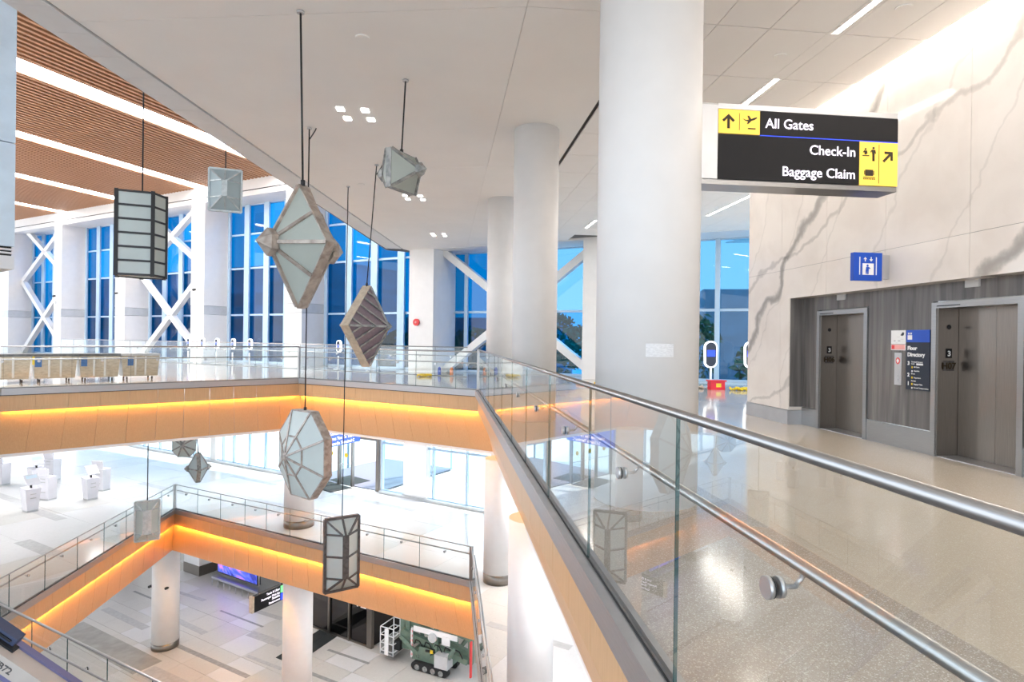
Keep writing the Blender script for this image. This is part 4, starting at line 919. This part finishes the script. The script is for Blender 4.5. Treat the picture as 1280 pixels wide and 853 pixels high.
# ------------------------------------------------------------------ small site clutter on the top level
rb = thing('red_toolbox', 'red crate with yellow label on the floor by the ring pod', 'crate', (9.5, 19.9, 0)); MB().bb((9.22, 19.8, 0), (9.72, 20.1, .3)).build('bin', 'red', rb); MB().bb((9.18, 19.76, .28), (9.76, 20.14, .33)).build('rim', 'red', rb)
decal(rect2(.18, .09, .36, .22), (9.22, 19.8, 0), (1, 0, 0), (0, 0, 1), 'yel', rb, 'label_patch')
def pile(x, y, mat, label, n=7, s=.16, w=.35):
    t = thing('cable_heap', label, 'clutter', (x, y, 0))
    m = MB()
    for i in range(n):
        a = random.uniform(0, 6.28); rr = random.uniform(.0, w); px, py = x + rr * math.cos(a), y + rr * .5 * math.sin(a); z = s * .4
        k = [Vector((px + s * math.cos(b), py + s * .7 * math.sin(b), z + s * .25 * math.sin(3 * b + i))) for b in [j * math.pi / 5 for j in range(11)]]
        m.tube(k, .03, 6)
    m.build('coil', mat, t)
pile(10.2, 19.5, 'yel', 'low yellow coil on the floor beside the red crate'); pile(-.75, 26.2, 'yel', 'low yellow coil on the floor behind the far guard'); pile(2.7, 26.0, 'yel', 'low yellow coil right of the corner post', 8)
pile(5.25, 22.0, 'oran', 'orange coil heap beside the big column', 6, .13, .2); pile(5.85, 22.0, 'yel', 'yellow coil heap beside the orange one by the big column', 5, .13, .2); pile(8.75, 20.3, 'fr_cream', 'cream bag heap left of the red crate', 5, .16)
for x, y, m, l in ((-.2, 27.6, 'blue', 'small blue bottle on the floor by the window brace'), (.35, 27.3, 'oran', 'small orange bottle on the floor by the window brace')):
    t = thing('bottle', l, 'bottle', (x, y, 0)); MB().cyl((x, y, 0), (x, y, .26), .08, 14).build('body', m, t); MB().cyl((x, y, .26), (x, y, .36), .08, 14, .03).build('neck', m, t)

# ------------------------------------------------------------------ middle level: facade, vestibule, kiosks
def fp(x, o, z=0): return Vector((x + .6 * o, f2(x) + .8 * o, z))
def glazed(n, x0, x1, xs, zs, z0, label, mat='clear', frame='mull', o=0, w_=.1):
    w = setting('window_%d' % n, label); xs = [x0] + xs + [x1]; dd = Vector((.8, -.6, 0)); nn = Vector((.6, .8, 0))
    for x in xs: MB().bar(fp(x, o, zs[0]), fp(x, o, zs[-1]), w_, .14, nn).build('mullion', frame, w)
    for z in zs: MB().bar(fp(xs[0], o, z), fp(xs[-1], o, z), w_, w_).build('transom', frame, w)
    for a, b in zip(xs, xs[1:]):
        for z, zz in zip(zs, zs[1:]):
            p, q = fp(a, o, z), fp(b, o, z); MB().prism([p, q, q + nn * .02, p + nn * .02], (0, 0, zz - z)).build('pane', mat, w)
    return w
zz2 = [Z2 + .1, Z2 + 2.4, -2.1]
glazed(20, -13.4, -7.6, [-12.9, -12.1, -10.96, -9.85, -8.7], zz2, Z2, 'middle level street window left of the entrance')
glazed(21, -22.5, -13.7, [-21.2, -19.7, -18.2, -16.7, -15.2], zz2, Z2, 'middle level street window far left')
glazed(22, -2.9, 2.2, [-1.65, -.4, 1.1], zz2, Z2, 'middle level street window right of the entrance')
glazed(23, 2.3, 9.0, [3.8, 5.3, 6.8], zz2, Z2, 'middle level street window behind the right columns')
for x0, x1 in ((-13.75, -13.35), (-7.65, -7.2), (-1.75, -.65), (2.15, 2.4)):
    p, q = fp(x0, -.15), fp(x1, -.15); nn = Vector((.6, .8, 0)) * .3
    struct(MB().prism([(p.x, p.y, Z2), (q.x, q.y, Z2), (q.x + nn.x, q.y + nn.y, Z2), (p.x + nn.x, p.y + nn.y, Z2)], (0, 0, 3.8)), 'trim_30', 'white', 'white pier of the middle level street front')
struct(MB().bar(fp(-22, -.1, Z2 + .06), fp(-7.4, -.1, Z2 + .06), .3, .12).bar(fp(-2.9, -.1, Z2 + .06), fp(9, -.1, Z2 + .06), .3, .12), 'baseboard_back', 'satin', 'metal sill along the middle level windows')
vs = setting('door_4', 'glass entrance doors under the blue welcome sign')
for x, w_ in ((-7.2, .12), (-6.15, .07), (-5.22, .14), (-4.48, .09), (-3.1, .22)):
    MB().bar(fp(x, -.02, Z2), fp(x, -.02, -2.1), w_, .16, (.6, .8, 0)).build('door_post', 'steel_warm', vs)
MB().bar(fp(-7.2, 0, Z2 + 2.5), fp(-3.1, 0, Z2 + 2.5), .12, .12).build('door_head', 'steel_warm', vs)
for a, b in ((-7.2, -6.15), (-6.15, -5.22), (-5.22, -4.48)):
    p, q = fp(a, 0, Z2 + .03), fp(b, 0, Z2 + .03); g_ = MB().prism([p, q, q + Vector((.012, .016, 0)), p + Vector((.012, .016, 0))], (0, 0, 2.4)).build('door_leaf', 'clear', vs)
    c = (p + q) / 2 + Vector((-.01, -.02, 1.5)); MB().cyl(c, c + Vector((-.01, -.015, 0)), .12, 16).build('door_sticker', 'yel', g_)
    MB().bar(p + Vector((-.03, -.04, 1.05)), q + Vector((-.03, -.04, 1.05)), .03, .03).build('push_bar', 'satin', g_)
for x in (-7.2, -3.1):
    p, q = fp(x, .1, Z2), fp(x, 6, Z2); MB().prism([p, q, q + Vector((.016, -.012, 0)), p + Vector((.016, -.012, 0))], (0, 0, 3.6)).build('side_pane', 'clear', vs)
    MB().bar(fp(x, 3, Z2), fp(x, 3, -2.1), .12, .12).build('door_post', 'mull', vs); MB().bar(fp(x, 6, Z2), fp(x, 6, -2.1), .12, .12).build('door_post', 'mull', vs)
p = [fp(-7.2, .1, Z2 - .02), fp(-3.1, .1, Z2 - .02), fp(-3.1, 6.2, Z2 - .02), fp(-7.2, 6.2, Z2 - .02)]
struct(MB().prism(p, (0, 0, .03)), 'floor', 'carpet', 'grey carpet inside the entrance vestibule')
tag(MB().prism([(-6.9, 31.2, Z2), (-6.0, 32.0, Z2), (-4.45, 30.45, Z2), (-5.35, 29.6, Z2)], (0, 0, .015)).build('door_mat', 'mat'), 'dark door mat in front of the entrance, beside the octagon lantern', 'mat')
tag(MB().prism([(-5.9, 32.2, Z2 + .01), (-5.0, 33.2, Z2 + .01), (-3.75, 31.9, Z2 + .01), (-4.65, 30.9, Z2 + .01)], (0, 0, .015)).build('door_mat', 'mat'), 'dark door mat inside the entrance vestibule', 'mat')
# blue welcome sign, square to the facade
wsn = thing('welcome_sign', 'blue hanging sign with white welcome lettering above the entrance doors', 'sign', (-4.9, 28.4, -3.3))
S0, S1 = Vector((-5.62, 26.82, 0)), Vector((-3.95, 29.35, 0)); sdn = (S1 - S0).normalized(); snn = Vector((-sdn.y, sdn.x, 0))
MB().prism([S0 + Pz(-3.32), S1 + Pz(-3.32), S1 + snn * .12 + Pz(-3.32), S0 + snn * .12 + Pz(-3.32)], (0, 0, .98)).build('sign_box', emis('welcome_blue', (.05, .12, .65), .25), wsn)
for k, (s, z) in enumerate((('Governor Hochul', -2.80), ('Welcomes You To The New', -3.03), ('LaGuardia Terminal C', -3.26))):
    text(s, .20, 'text', S0 + sdn * 1.72 + Pz(z) - snn * .004, sdn, (0, 0, 1), wsn, align='CENTER', bold=.006)
for u in (.5, 2.4): MB().cyl(S0 + sdn * u + snn * .06 + Pz(-2.36), S0 + sdn * u + snn * .06 + Pz(-2.04), .02, 8).build('hanger_rod', 'satin', wsn)
# kiosks
def kiosk(x, y, yaw, kind, label):
    t = thing('check_in_kiosk', label, 'kiosk', (0, 0, 0), 'white self-service kiosks')
    if kind == 'front':
        m = MB(); lo = [(-.19, -.2, .06), (.19, -.2, .06), (.19, .2, .06), (-.19, .2, .06)]; hi = [(-.25, -.28, 1.02), (.25, -.28, .95), (.25, .28, .95), (-.25, .28, 1.02)]
        m.add(lo + hi, [(3, 2, 1, 0), (4, 5, 6, 7), (0, 1, 5, 4), (1, 2, 6, 5), (2, 3, 7, 6), (3, 0, 4, 7)]); m.build('pedestal', 'kiosk', t)
        MB().bb((-.2, -.21, 0), (.2, .21, .06)).build('plinth', 'satin', t); MB().bar((.05, 0, .95), (.0, .0, 1.15), .06).build('screen_arm', 'black', t)
        m = MB(); m.prism([(-.06, -.24, 1.50), (-.06, .24, 1.50), (.26, .24, 1.14), (.26, -.24, 1.14)], (.03, 0, .03)); sc = m.build('screen', 'kiosk', t)
        MB().prism([(-.02, -.2, 1.50), (-.02, .2, 1.50), (.25, .2, 1.19), (.25, -.2, 1.19)], (.01, 0, .01)).build('display', 'blue_steel', sc)
        for z in (.55, .72): MB().bb((.21, -.1, z), (.25, .1, z + .04)).build('slot', 'satin', t)
    else:
        m = MB(); lo = [(-.28, -.18, .06), (.28, -.18, .06), (.28, .2, .06), (-.28, .2, .06)]; hi = [(-.31, -.22, 1.05), (.31, -.22, 1.05), (.31, .22, 1.05), (-.31, .22, 1.05)]
        m.add(lo + hi, [(3, 2, 1, 0), (4, 5, 6, 7), (0, 1, 5, 4), (1, 2, 6, 5), (2, 3, 7, 6), (3, 0, 4, 7)]); m.build('pedestal', 'kiosk', t)
        MB().bb((-.29, -.19, 0), (.29, .21, .06)).build('plinth', 'satin', t)
        MB().prism([(-.27, -.2, 1.06), (.27, -.2, 1.06), (.33, -.28, 1.45), (-.33, -.28, 1.45)], (0, .06, 0)).build('screen', 'kiosk', t)
        for z in (.35, .8, .95): MB().bb((-.14, -.225, z), (.14, -.2, z + .035)).build('slot', 'satin', t)
    t.location = (x, y, Z2); t.rotation_euler = (0, 0, yaw); return t
ks = [(-17.28, 27.35, 'front', 'white kiosk with tilted screen, nearest of the left cluster'), (-17.76, 29.21, 'back', 'white kiosk seen from the back, right in the left cluster'), (-15.91, 29.16, 'front', 'white kiosk with tilted screen, left of the right pair'),
      (-16.29, 30.77, 'back', 'white kiosk seen from the back, right of the right pair'), (-19.6, 31.4, 'front', 'white kiosk with tilted screen, rear of the left cluster'), (-19.9, 33.12, 'back', 'white kiosk at the fascia edge, rearmost of the left cluster'), (-21.68, 32.21, 'back', 'white kiosk cut by the left frame edge')]
for x, y, k, l in ks: kiosk(x, y, -.35 if k == 'back' else -.6, k, l)

# ------------------------------------------------------------------ lowest level
wl = setting('wall_back', 'pale wall of the lowest level')
for x0, x1 in ((-22, -15.9), (-14.2, -13.5), (-10.0, -6.9), (-2.3, 3)):
    p, q = fp(x0, 1.2, Z1), fp(x1, 1.2, Z1); nn = Vector((.6, .8, 0)) * .3; MB().prism([p, q, q + nn, p + nn], (0, 0, 4.8)).build('wall_panel', 'tile_warm', wl)
struct(MB().prism([fp(-30, 3.5, Z1 - .2), fp(6, 3.5, Z1 - .2), fp(6, 3.8, Z1 - .2), fp(-30, 3.8, Z1 - .2)], (0, 0, 6.7)), 'wall_back', 'fr_dark', 'dark wall far back on the lowest level')
py = thing('stone_pier', 'square stone-clad pier with bronze base on the lowest level', 'pier', (-14.8, 38.3, Z1))
MB().box((-14.7, 38.6, Z1 + .3), (1.6, 1.2, .6), math.atan2(-.6, .8)).build('base_plate', 'steel_warm', py)
for z0, z1_ in ((.6, 2.4), (2.41, 4.7)): MB().box((-14.7, 38.6, Z1 + (z0 + z1_) / 2), (1.56, 1.16, z1_ - z0), math.atan2(-.6, .8)).build('stone_panel', 'white', py)
vw = thing('video_wall', 'wide blue and purple video screen on the lowest level wall', 'screen', (-11.7, 35.7, Z1))
VP, VQ = Vector((-13.1, 36.85, 0)), Vector((-10.15, 34.6, 0)); vd = (VQ - VP).normalized(); vn = Vector((-vd.y, vd.x, 0))
MB().prism([VP + Pz(Z1 + .55), VQ + Pz(Z1 + .55), VQ + vn * .2 + Pz(Z1 + .55), VP + vn * .2 + Pz(Z1 + .55)], (0, 0, 2.6)).build('screen_panel', 'screen_panel' if 'screen_panel' in M else 'navy', vw)
def screenmat():
    m, nt, b = newmat('video_picture'); f = noise(nt, pos(nt), .9, 2, 1.5); c = ramp(nt, f, [(.35, (.01, .015, .12)), (.5, (.04, .06, .40)), (.62, (.25, .08, .45)), (.72, (.02, .03, .2))])
    nt.links.new(c, b.inputs['Base Color']); nt.links.new(c, b.inputs['Emission Color']); b.inputs['Emission Strength'].default_value = 1.3; b.inputs['Roughness'].default_value = .2; return m
MB().prism([VP + vd * .08 - vn * .004 + Pz(Z1 + .62), VQ - vd * .08 - vn * .004 + Pz(Z1 + .62), VQ - vd * .08 + Pz(Z1 + .62), VP + vd * .08 + Pz(Z1 + .62)], (0, 0, 2.4)).build('picture', screenmat(), vw)
o_ = VP - vn * .008; 
decal([(.5 + .22 * math.cos(a * math.pi / 5), 1.62 + Z1 + .3 * math.sin(a * math.pi / 5)) for a in range(10)], o_, vd, (0, 0, 1), emis('picture_pink', (.6, .05, .35), 1), vw, 'picture_heart')
decal([(1.5, 1.5 + Z1), (1.75, 1.15 + Z1), (2.25, 1.15 + Z1), (2.45, 1.55 + Z1), (2.2, 1.35 + Z1), (1.8, 1.35 + Z1)], o_, vd, (0, 0, 1), emis('picture_light', (.35, .6, .9), 1), vw, 'picture_bowl')
for i in range(7):
    p = VP + vd * (.3 + i * .55) - vn * .5; MB().cyl(p + Pz(Z1), p + Pz(Z1 + .35), .02, 8).build('rail_post', 'satin', vw)
MB().prism([VP - vn * .35 + Pz(Z1 + .3), VQ + vd * .9 - vn * .35 + Pz(Z1 + .3), VQ + vd * .9 + Pz(Z1 + .3), VP + Pz(Z1 + .3)], (0, 0, .12)).build('ledge', 'satin', vw)
# hanging direction sign
hs = thing('direction_sign', 'black hanging direction sign with lit text under the orange fascia', 'sign', (-7.2, 26.2, -9.9))
H0, H1 = Vector((-7.72, 25.9, 0)), Vector((-6.79, 27.26, 0)); hd = (H1 - H0).normalized(); hn = Vector((-hd.y, hd.x, 0)); zb = -9.88
MB().prism([H0 + Pz(zb), H1 + Pz(zb), H1 + hn * .2 + Pz(zb), H0 + hn * .2 + Pz(zb)], (0, 0, .66)).build('housing', 'signblack', hs)
MB().prism([H0 - hd * .1 + Pz(zb), H0 + Pz(zb), H0 + hn * .2 + Pz(zb), H0 - hd * .1 + hn * .2 + Pz(zb)], (0, 0, .68)).build('end_plate', 'fr_cream', hs)
for s, z in (('Taxis & Uber', .50), ('Passenger Pick-Up', .34), ('Shuttles', .22), ('Restrooms', .07)): text(s, .13, 'text', H1 - hd * .34 + Pz(zb + z) - hn * .004, hd, (0, 0, 1), hs, align='RIGHT', bold=.003)
decal(rect2(-.3, zb + .35, -.02, zb + .64), H1 - hn * .002, hd, (0, 0, 1), emis('lit_green', (.1, .6, .15), .9), hs, 'green_icon'); decal(rect2(-.3, zb + .03, -.02, zb + .32), H1 - hn * .002, hd, (0, 0, 1), 'screen_blue', hs, 'blue_icon')
for u in (.3, 1.4): MB().cyl(H0 + hd * u + hn * .1 + Pz(zb + .66), H0 + hd * u + hn * .1 + Pz(Z2 - 2.04), .02, 8).build('hanger_rod', 'satin', hs)
# glass exit vestibule with mats
ve = setting('door_5', 'glass exit vestibule on the lowest level')
V0, V1 = Vector((-6.9, 31.1, 0)), Vector((-3.25, 28.36, 0)); vd2 = (V1 - V0).normalized(); vn2 = Vector((-vd2.y, vd2.x, 0)); LV = (V1 - V0).length
xs = [0, .55, 1.9, 3.25, LV]
for x, w_ in zip(xs, (.1, .12, .12, .1, .3)): MB().bar(V0 + vd2 * x + Pz(Z1), V0 + vd2 * x + Pz(Z1 + 3.2), w_, .18, vn2).build('door_post', 'steel_warm', ve)
for a, b in zip(xs, xs[1:]): 
    p, q = V0 + vd2 * a + Pz(Z1 + .02), V0 + vd2 * b + Pz(Z1 + .02); MB().prism([p, q, q + vn2 * .02, p + vn2 * .02], (0, 0, 3.1)).build('pane', 'smoke', ve)
MB().bar(V0 + Pz(Z1 + .04), V1 + Pz(Z1 + .04), .12, .08).build('sill', 'steel_warm', ve); MB().bar(V0 + Pz(Z1 + 3.2), V1 + Pz(Z1 + 3.2), .25, .3).build('header', 'steel_warm', ve)
for a in (V1,):
    p, q = a + Pz(Z1), a + vn2 * 3.2 + Pz(Z1); MB().prism([p, q, q + vd2 * .02, p + vd2 * .02], (0, 0, 3.1)).build('pane', 'smoke', ve)
text('12', .75, 'whitep', V0 + vd2 * 3.55 + Pz(Z1 + 1.75) - vn2 * .01, vd2, (0, 0, 1), ve, 'door_number', 'LEFT', .01)
m0 = Vector((-7.35, 27.85, 0)); 
for a, b, z, lab in ((0, 3.6, Z1, 'long black walk-off mat in front of the glass exit vestibule'), (3.75, 7.6, Z1 + .002, 'long black walk-off mat inside the glass exit vestibule')):
    d_m = Vector((.46, .885, 0)).normalized() if 0 else Vector((.5, .866, 0)); w_m = Vector((.8, -.6, 0))
    t = thing('floor_mat', lab, 'mat', (*(m0 + d_m * a).xy, z), 'black walk-off mats')
    for k in range(2):
        s0 = m0 + d_m * a + w_m * (k * .62); MB().prism([s0 + Pz(z), s0 + w_m * .6 + Pz(z), s0 + w_m * .6 + d_m * (b - a) + Pz(z), s0 + d_m * (b - a) + Pz(z)], (0, 0, .015)).build('mat_strip', 'mat', t)

# tracked boom lift
bm_ = thing('tracked_lift', 'green tracked boom lift with white railed basket, folded', 'lift machine', (0, 0, 0))
def tb(p, q, w, h, m, nm, par=None): return MB().bar(p, q, w, h).build(nm, m, par or bm_)
for s in (-.42, .42):
    m = MB(); prof = [(-.75 + .17 * math.cos(a), .19 + .17 * math.sin(a)) for a in [math.pi / 2 + i * math.pi / 8 for i in range(9)]] + [(.75 + .17 * math.cos(a), .19 + .17 * math.sin(a)) for a in [-math.pi / 2 + i * math.pi / 8 for i in range(9)]]
    m.prism([(x, s - .12, z) for x, z in prof], (0, .24, 0)); tr = m.build('track', 'black', bm_)
    for x in (-.6, -.2, .2, .6): MB().cyl((x, s - .13, .17), (x, s - .15, .17), .12, 14).build('track_wheel', 'fr_grey', tr)
MB().bb((-1.0, -.34, .35), (.9, .34, .75)).build('chassis', 'green', bm_); MB().bb((.3, -.6, .4), (.95, -.15, .95)).build('battery_box', 'grey_panel', bm_); MB().bb((-.6, -.42, .72), (.0, -.36, 1.0)).build('engine_cover', 'green', bm_)
for p, q, w, h in (((-1.5, .1, 1.75), (1.6, .1, .95), .2, .26), ((-1.6, -.15, 1.35), (1.7, -.15, .75), .2, .24), ((-1.7, .0, 2.1), (1.7, .05, 1.7), .26, .22), ((-1.65, .15, .8), (1.0, .15, 1.35), .16, .2)): tb(p, q, w, h, 'green', 'boom_section')
for x in (-1.65, -1.45): tb((x, -.05, .55), (x, -.05, 2.15), .12, .3, 'green', 'upright')
tb((.2, -.3, .35), (.2, -.3, 1.9), .14, .16, 'green', 'upright'); tb((1.75, .0, .6), (1.75, .0, 1.7), .16, .2, 'green', 'upright')
for s in (-1, 1):
    for e in (-1, 1): tb((e * .75, s * .3, .6), (e * 1.35, s * .75, 1.45), .12, .14, 'green', 'outrigger'); 
st_ = tb((-.95, -.45, .5), (-.95, -.45, 1.75), .09, .05, 'whitep', 'warning_post')
for k in range(6): MB().bb((-1.0, -.48, .58 + k * .2), (-.9, -.475, .68 + k * .2)).build('red_stripe', 'redp', st_)
rd = tb((1.95, -.35, .25), (1.95, -.35, 1.75), .11, .07, 'redp', 'red_post')
MB().bb((-.9, -.4, 1.62), (1.3, -.37, 1.85)).build('control_panel', 'whitep', bm_); MB().bb((.55, -.42, 1.35), (.95, -.38, 1.7)).build('control_panel', 'whitep', bm_); MB().cyl((.1, -.35, 1.55), (.1, -.5, 1.55), .2, 18).build('motor', 'grey_panel', bm_)
MB().cyl((-.25, -.36, .9), (.2, -.36, .95), .09, 12).build('hydraulic_ram', 'black', bm_); MB().bb((.0, -.46, .86), (.14, -.4, 1.0)).build('yellow_cap', 'yel', bm_)
for k in range(5):
    x = -.9 + k * .5; MB().tube([(x, -.3, 1.0), (x + .12, -.38, 1.25), (x + .3, -.36, 1.2), (x + .42, -.3, .9)], .025, 6).build('hose', 'black', bm_)
text('12', .22, 'fr_dark', (-.82, -.345, .45), (1, 0, 0), (0, 0, 1), bm_, 'lettering')
bk = MB()
for z in (.45, .8, 1.15, 1.5): bk.tube([(-1.9, -.5, z), (-2.6, -.5, z), (-2.6, .5, z), (-1.9, .5, z), (-1.9, -.5, z)], .022, 6)
bk.build('basket_rail', 'whitep', bm_)
for x in (-1.9, -2.25, -2.6):
    for y in (-.5, .5): MB().cyl((x, y, .3), (x, y, 1.5), .024, 6).build('basket_post', 'whitep', bm_)
MB().bb((-2.62, -.52, .28), (-1.88, .52, .34)).build('basket_floor', 'satin', bm_); MB().bb((-2.35, -.54, .3), (-2.15, -.5, 1.45)).build('basket_panel', 'whitep', bm_); MB().bb((-2.0, -.3, .5), (-1.7, .3, .9)).build('rotator', 'black', bm_)
bm_.location = (-.2, 26.35, Z1); bm_.rotation_euler = (0, 0, -.55); bm_.scale = (1, 1, 1)

# beige boom at the lower left (stands on the middle level, mostly out of the frame)
bo = thing('boom_arm', 'beige and dark blue machine boom lettered TB72 at the lower left corner', 'lift machine', (-6.4, 9.2, Z2))
a_ = Vector((-6.917, 9.0, -2.267)); dbo = Vector((.7915, 0, -.6112)); b_ = a_ + dbo * 3.6; ubo = Vector((.6112, 0, .7915)); yb = Vector((0, 1, 0))
def bbx(s0, s1, h0, h1, y0, y1, m, nm):
    c0 = a_ + dbo * s0; return MB().prism([c0 + ubo * h0 + yb * y0, c0 + ubo * h1 + yb * y0, c0 + ubo * h1 + yb * y1, c0 + ubo * h0 + yb * y1], dbo * (s1 - s0)).build(nm, m, bo)
bbx(0, 3.6, -.11, .11, 0, .25, 'beige', 'boom_box'); bbx(0, 3.6, .02, .14, .251, .36, 'purple', 'boom_edge'); bbx(0, 3.6, -.19, -.111, .02, .25, 'purple', 'boom_edge')
bbx(.2, 1.03, .141, .25, .18, .36, 'block_blue', 'hose_guide'); bbx(.2, 1.10, .112, .14, .12, .25, 'black', 'hose_bundle'); bbx(.2, .97, .18, .21, .16, .179, 'black', 'hose_bundle')
text('TB72', .13, 'fr_dark', a_ + dbo * 1.0 - ubo * .055 - yb * .002, dbo, ubo, bo, 'lettering', bold=.002)
MB().bb((-6.9, 8.98, Z2 + .5), (-6.45, 9.27, -2.66)).build('mast', 'beige', bo); MB().bb((-7.6, 8.5, Z2 + .18), (-5.7, 9.9, Z2 + .6)).build('chassis', 'purple', bo)
for x in (-7.3, -6.0):
    for y in (8.42, 9.98): MB().cyl((x, y - .1, Z2 + .26), (x, y + .1, Z2 + .26), .26, 20).build('wheel', 'black', bo)

# ------------------------------------------------------------------ added fill lights of the lower levels
def soffit_fill(x, y, z, e, lab):  # fixtures added out of sight to brighten the two lower levels
    t = thing('soffit_fill', lab, 'light', (x, y, z), 'flat lights in the soffits')
    MB().box((x, y, z + .0), (1.3, .32, .03), math.atan2(-.6, .8)).build('frame', 'satin', t); MB().box((x, y, z - .012), (1.2, .24, .02), math.atan2(-.6, .8)).build('diffuser', 'lin', t)
    area((x, y, z - .04), (0, 0, -1), 1.2, .24, e, (.98, .98, 1), (.8, -.6, 0), 'soffit_fill_lamp')
for x, y in ((-16, 30), (-20, 27), (-17, 22), (-3, 26), (-9, 30), (3.5, 18), (3.5, 10), (-24, 33)): soffit_fill(x, y, -2.17, 58, 'flat rectangular light under the top level slab')
for x, y in ((-13.5, 31), (-9, 29.5), (-5, 27), (-1, 24), (-16, 26), (3.5, 20), (-11, 33), (-7, 27.6), (-3, 21.8 + 2)): soffit_fill(x, y, Z2 - 2.17, 13, 'flat rectangular light under the middle level slab')

# ------------------------------------------------------------------ outside
struct(MB().prism([fp(-90, .5, Z2 - .3), fp(90, .5, Z2 - .3), fp(90, 200, Z2 - .3), fp(-90, 200, Z2 - .3)], (0, 0, .2)), 'ground', 'concrete', 'pale street paving outside')
def building(x, y, w, d, h, mat, label, rz=0, z0=Z2):
    t = thing('distant_building', label, 'building', (x, y, z0 - .1)); MB().box((x, y, z0 + h / 2 - .1), (w, d, h), rz).build('walls', mat, t)
    ca, sa = math.cos(rz), math.sin(rz)
    for k in range(int(h // 3.5)):
        for i in range(int(w // 5)):
            u = -w / 2 + 2.5 + i * 5; px, py = x + u * ca + (d / 2 + .03) * sa, y + u * sa - (d / 2 + .03) * ca
            MB().box((px, py, z0 + 2 + k * 3.5), (2.8, .12, 1.6), rz).build('window_band', 'bldg', t)
building(-34, 98, 60, 14, 17, 'bluebldg', 'wide dark parking building outside beyond the blue windows', -.62)
building(38.5, 76, 9, 8, 14.4, 'bldg', 'dark building outside beyond the cyan windows', -.3)
building(8, 100, 26, 12, 11, 'bldg', 'low distant building outside between the columns', -.3)
def tree(x, y, h, r, label, z0=Z2 - .1):
    t = thing('tree', label, 'tree', (x, y, z0), 'trees outside the windows'); MB().cyl((x, y, z0), (x, y, z0 + h * .6), .3, 8, .15).build('trunk', 'bark', t)
    m = MB(); rnd = random.Random(int(x * 7 + y))
    for k in range(260):
        a = rnd.uniform(0, 6.28); zz = rnd.uniform(-.9, 1); rr = math.sqrt(max(0, 1 - zz * zz)) * r * rnd.uniform(.55, 1.05); c = Vector((x + rr * math.cos(a), y + rr * math.sin(a), z0 + h * .66 + zz * h * .36)); q = rnd.uniform(.35, .8)
        v = [c + Vector((rnd.uniform(-q, q), rnd.uniform(-q, q), rnd.uniform(-q, q))) for _ in range(4)]; m.add(v, [(0, 1, 2), (0, 2, 3), (0, 3, 1), (1, 3, 2)])
    f = m.build('foliage', 'leaf', t); f['kind'] = 'stuff'
for i, (x, y, h, r, w) in enumerate(((29.5, 68, 10.4, 3.0, 'left in the cyan bay'), (33.5, 60, 7.6, 2.6, 'right in the cyan bay'), (12.6, 68, 10.6, 3.1, 'between the two round columns'), (18.5, 72, 10, 3.1, 'right of the one between the columns'), (3.5, 72, 8.5, 4.0, 'in the blue bay right of the far pier'), (23.5, 66, 8, 3, 'hidden mostly by the big column'), (-5, 68, 8.0, 3, 'behind the far pier'))):
    tree(x, y, h, r, 'bushy green tree outside, ' + w)
for i, x in enumerate((-20, -12, -5, 1.5, 8)):
    p = fp(x, 16, Z2 - .1); t = thing('street_barrier', ('low pale street barrier outside the middle level, %s' % ('leftmost', 'second from left', 'by the entrance', 'right of the entrance', 'rightmost')[i]), 'barrier', tuple(p))
    MB().bar(p + Pz(.45), p + Vector((.8, -.6, 0)) * 5 + Pz(.45), .3, .9).build('block', 'grey_panel', t)
    for k in range(5): MB().bar(p + Vector((.8, -.6, 0)) * (k + .3) + Pz(.9), p + Vector((.8, -.6, 0)) * (k + .3) + Pz(1.5), .05).build('rail_post', 'satin', t)
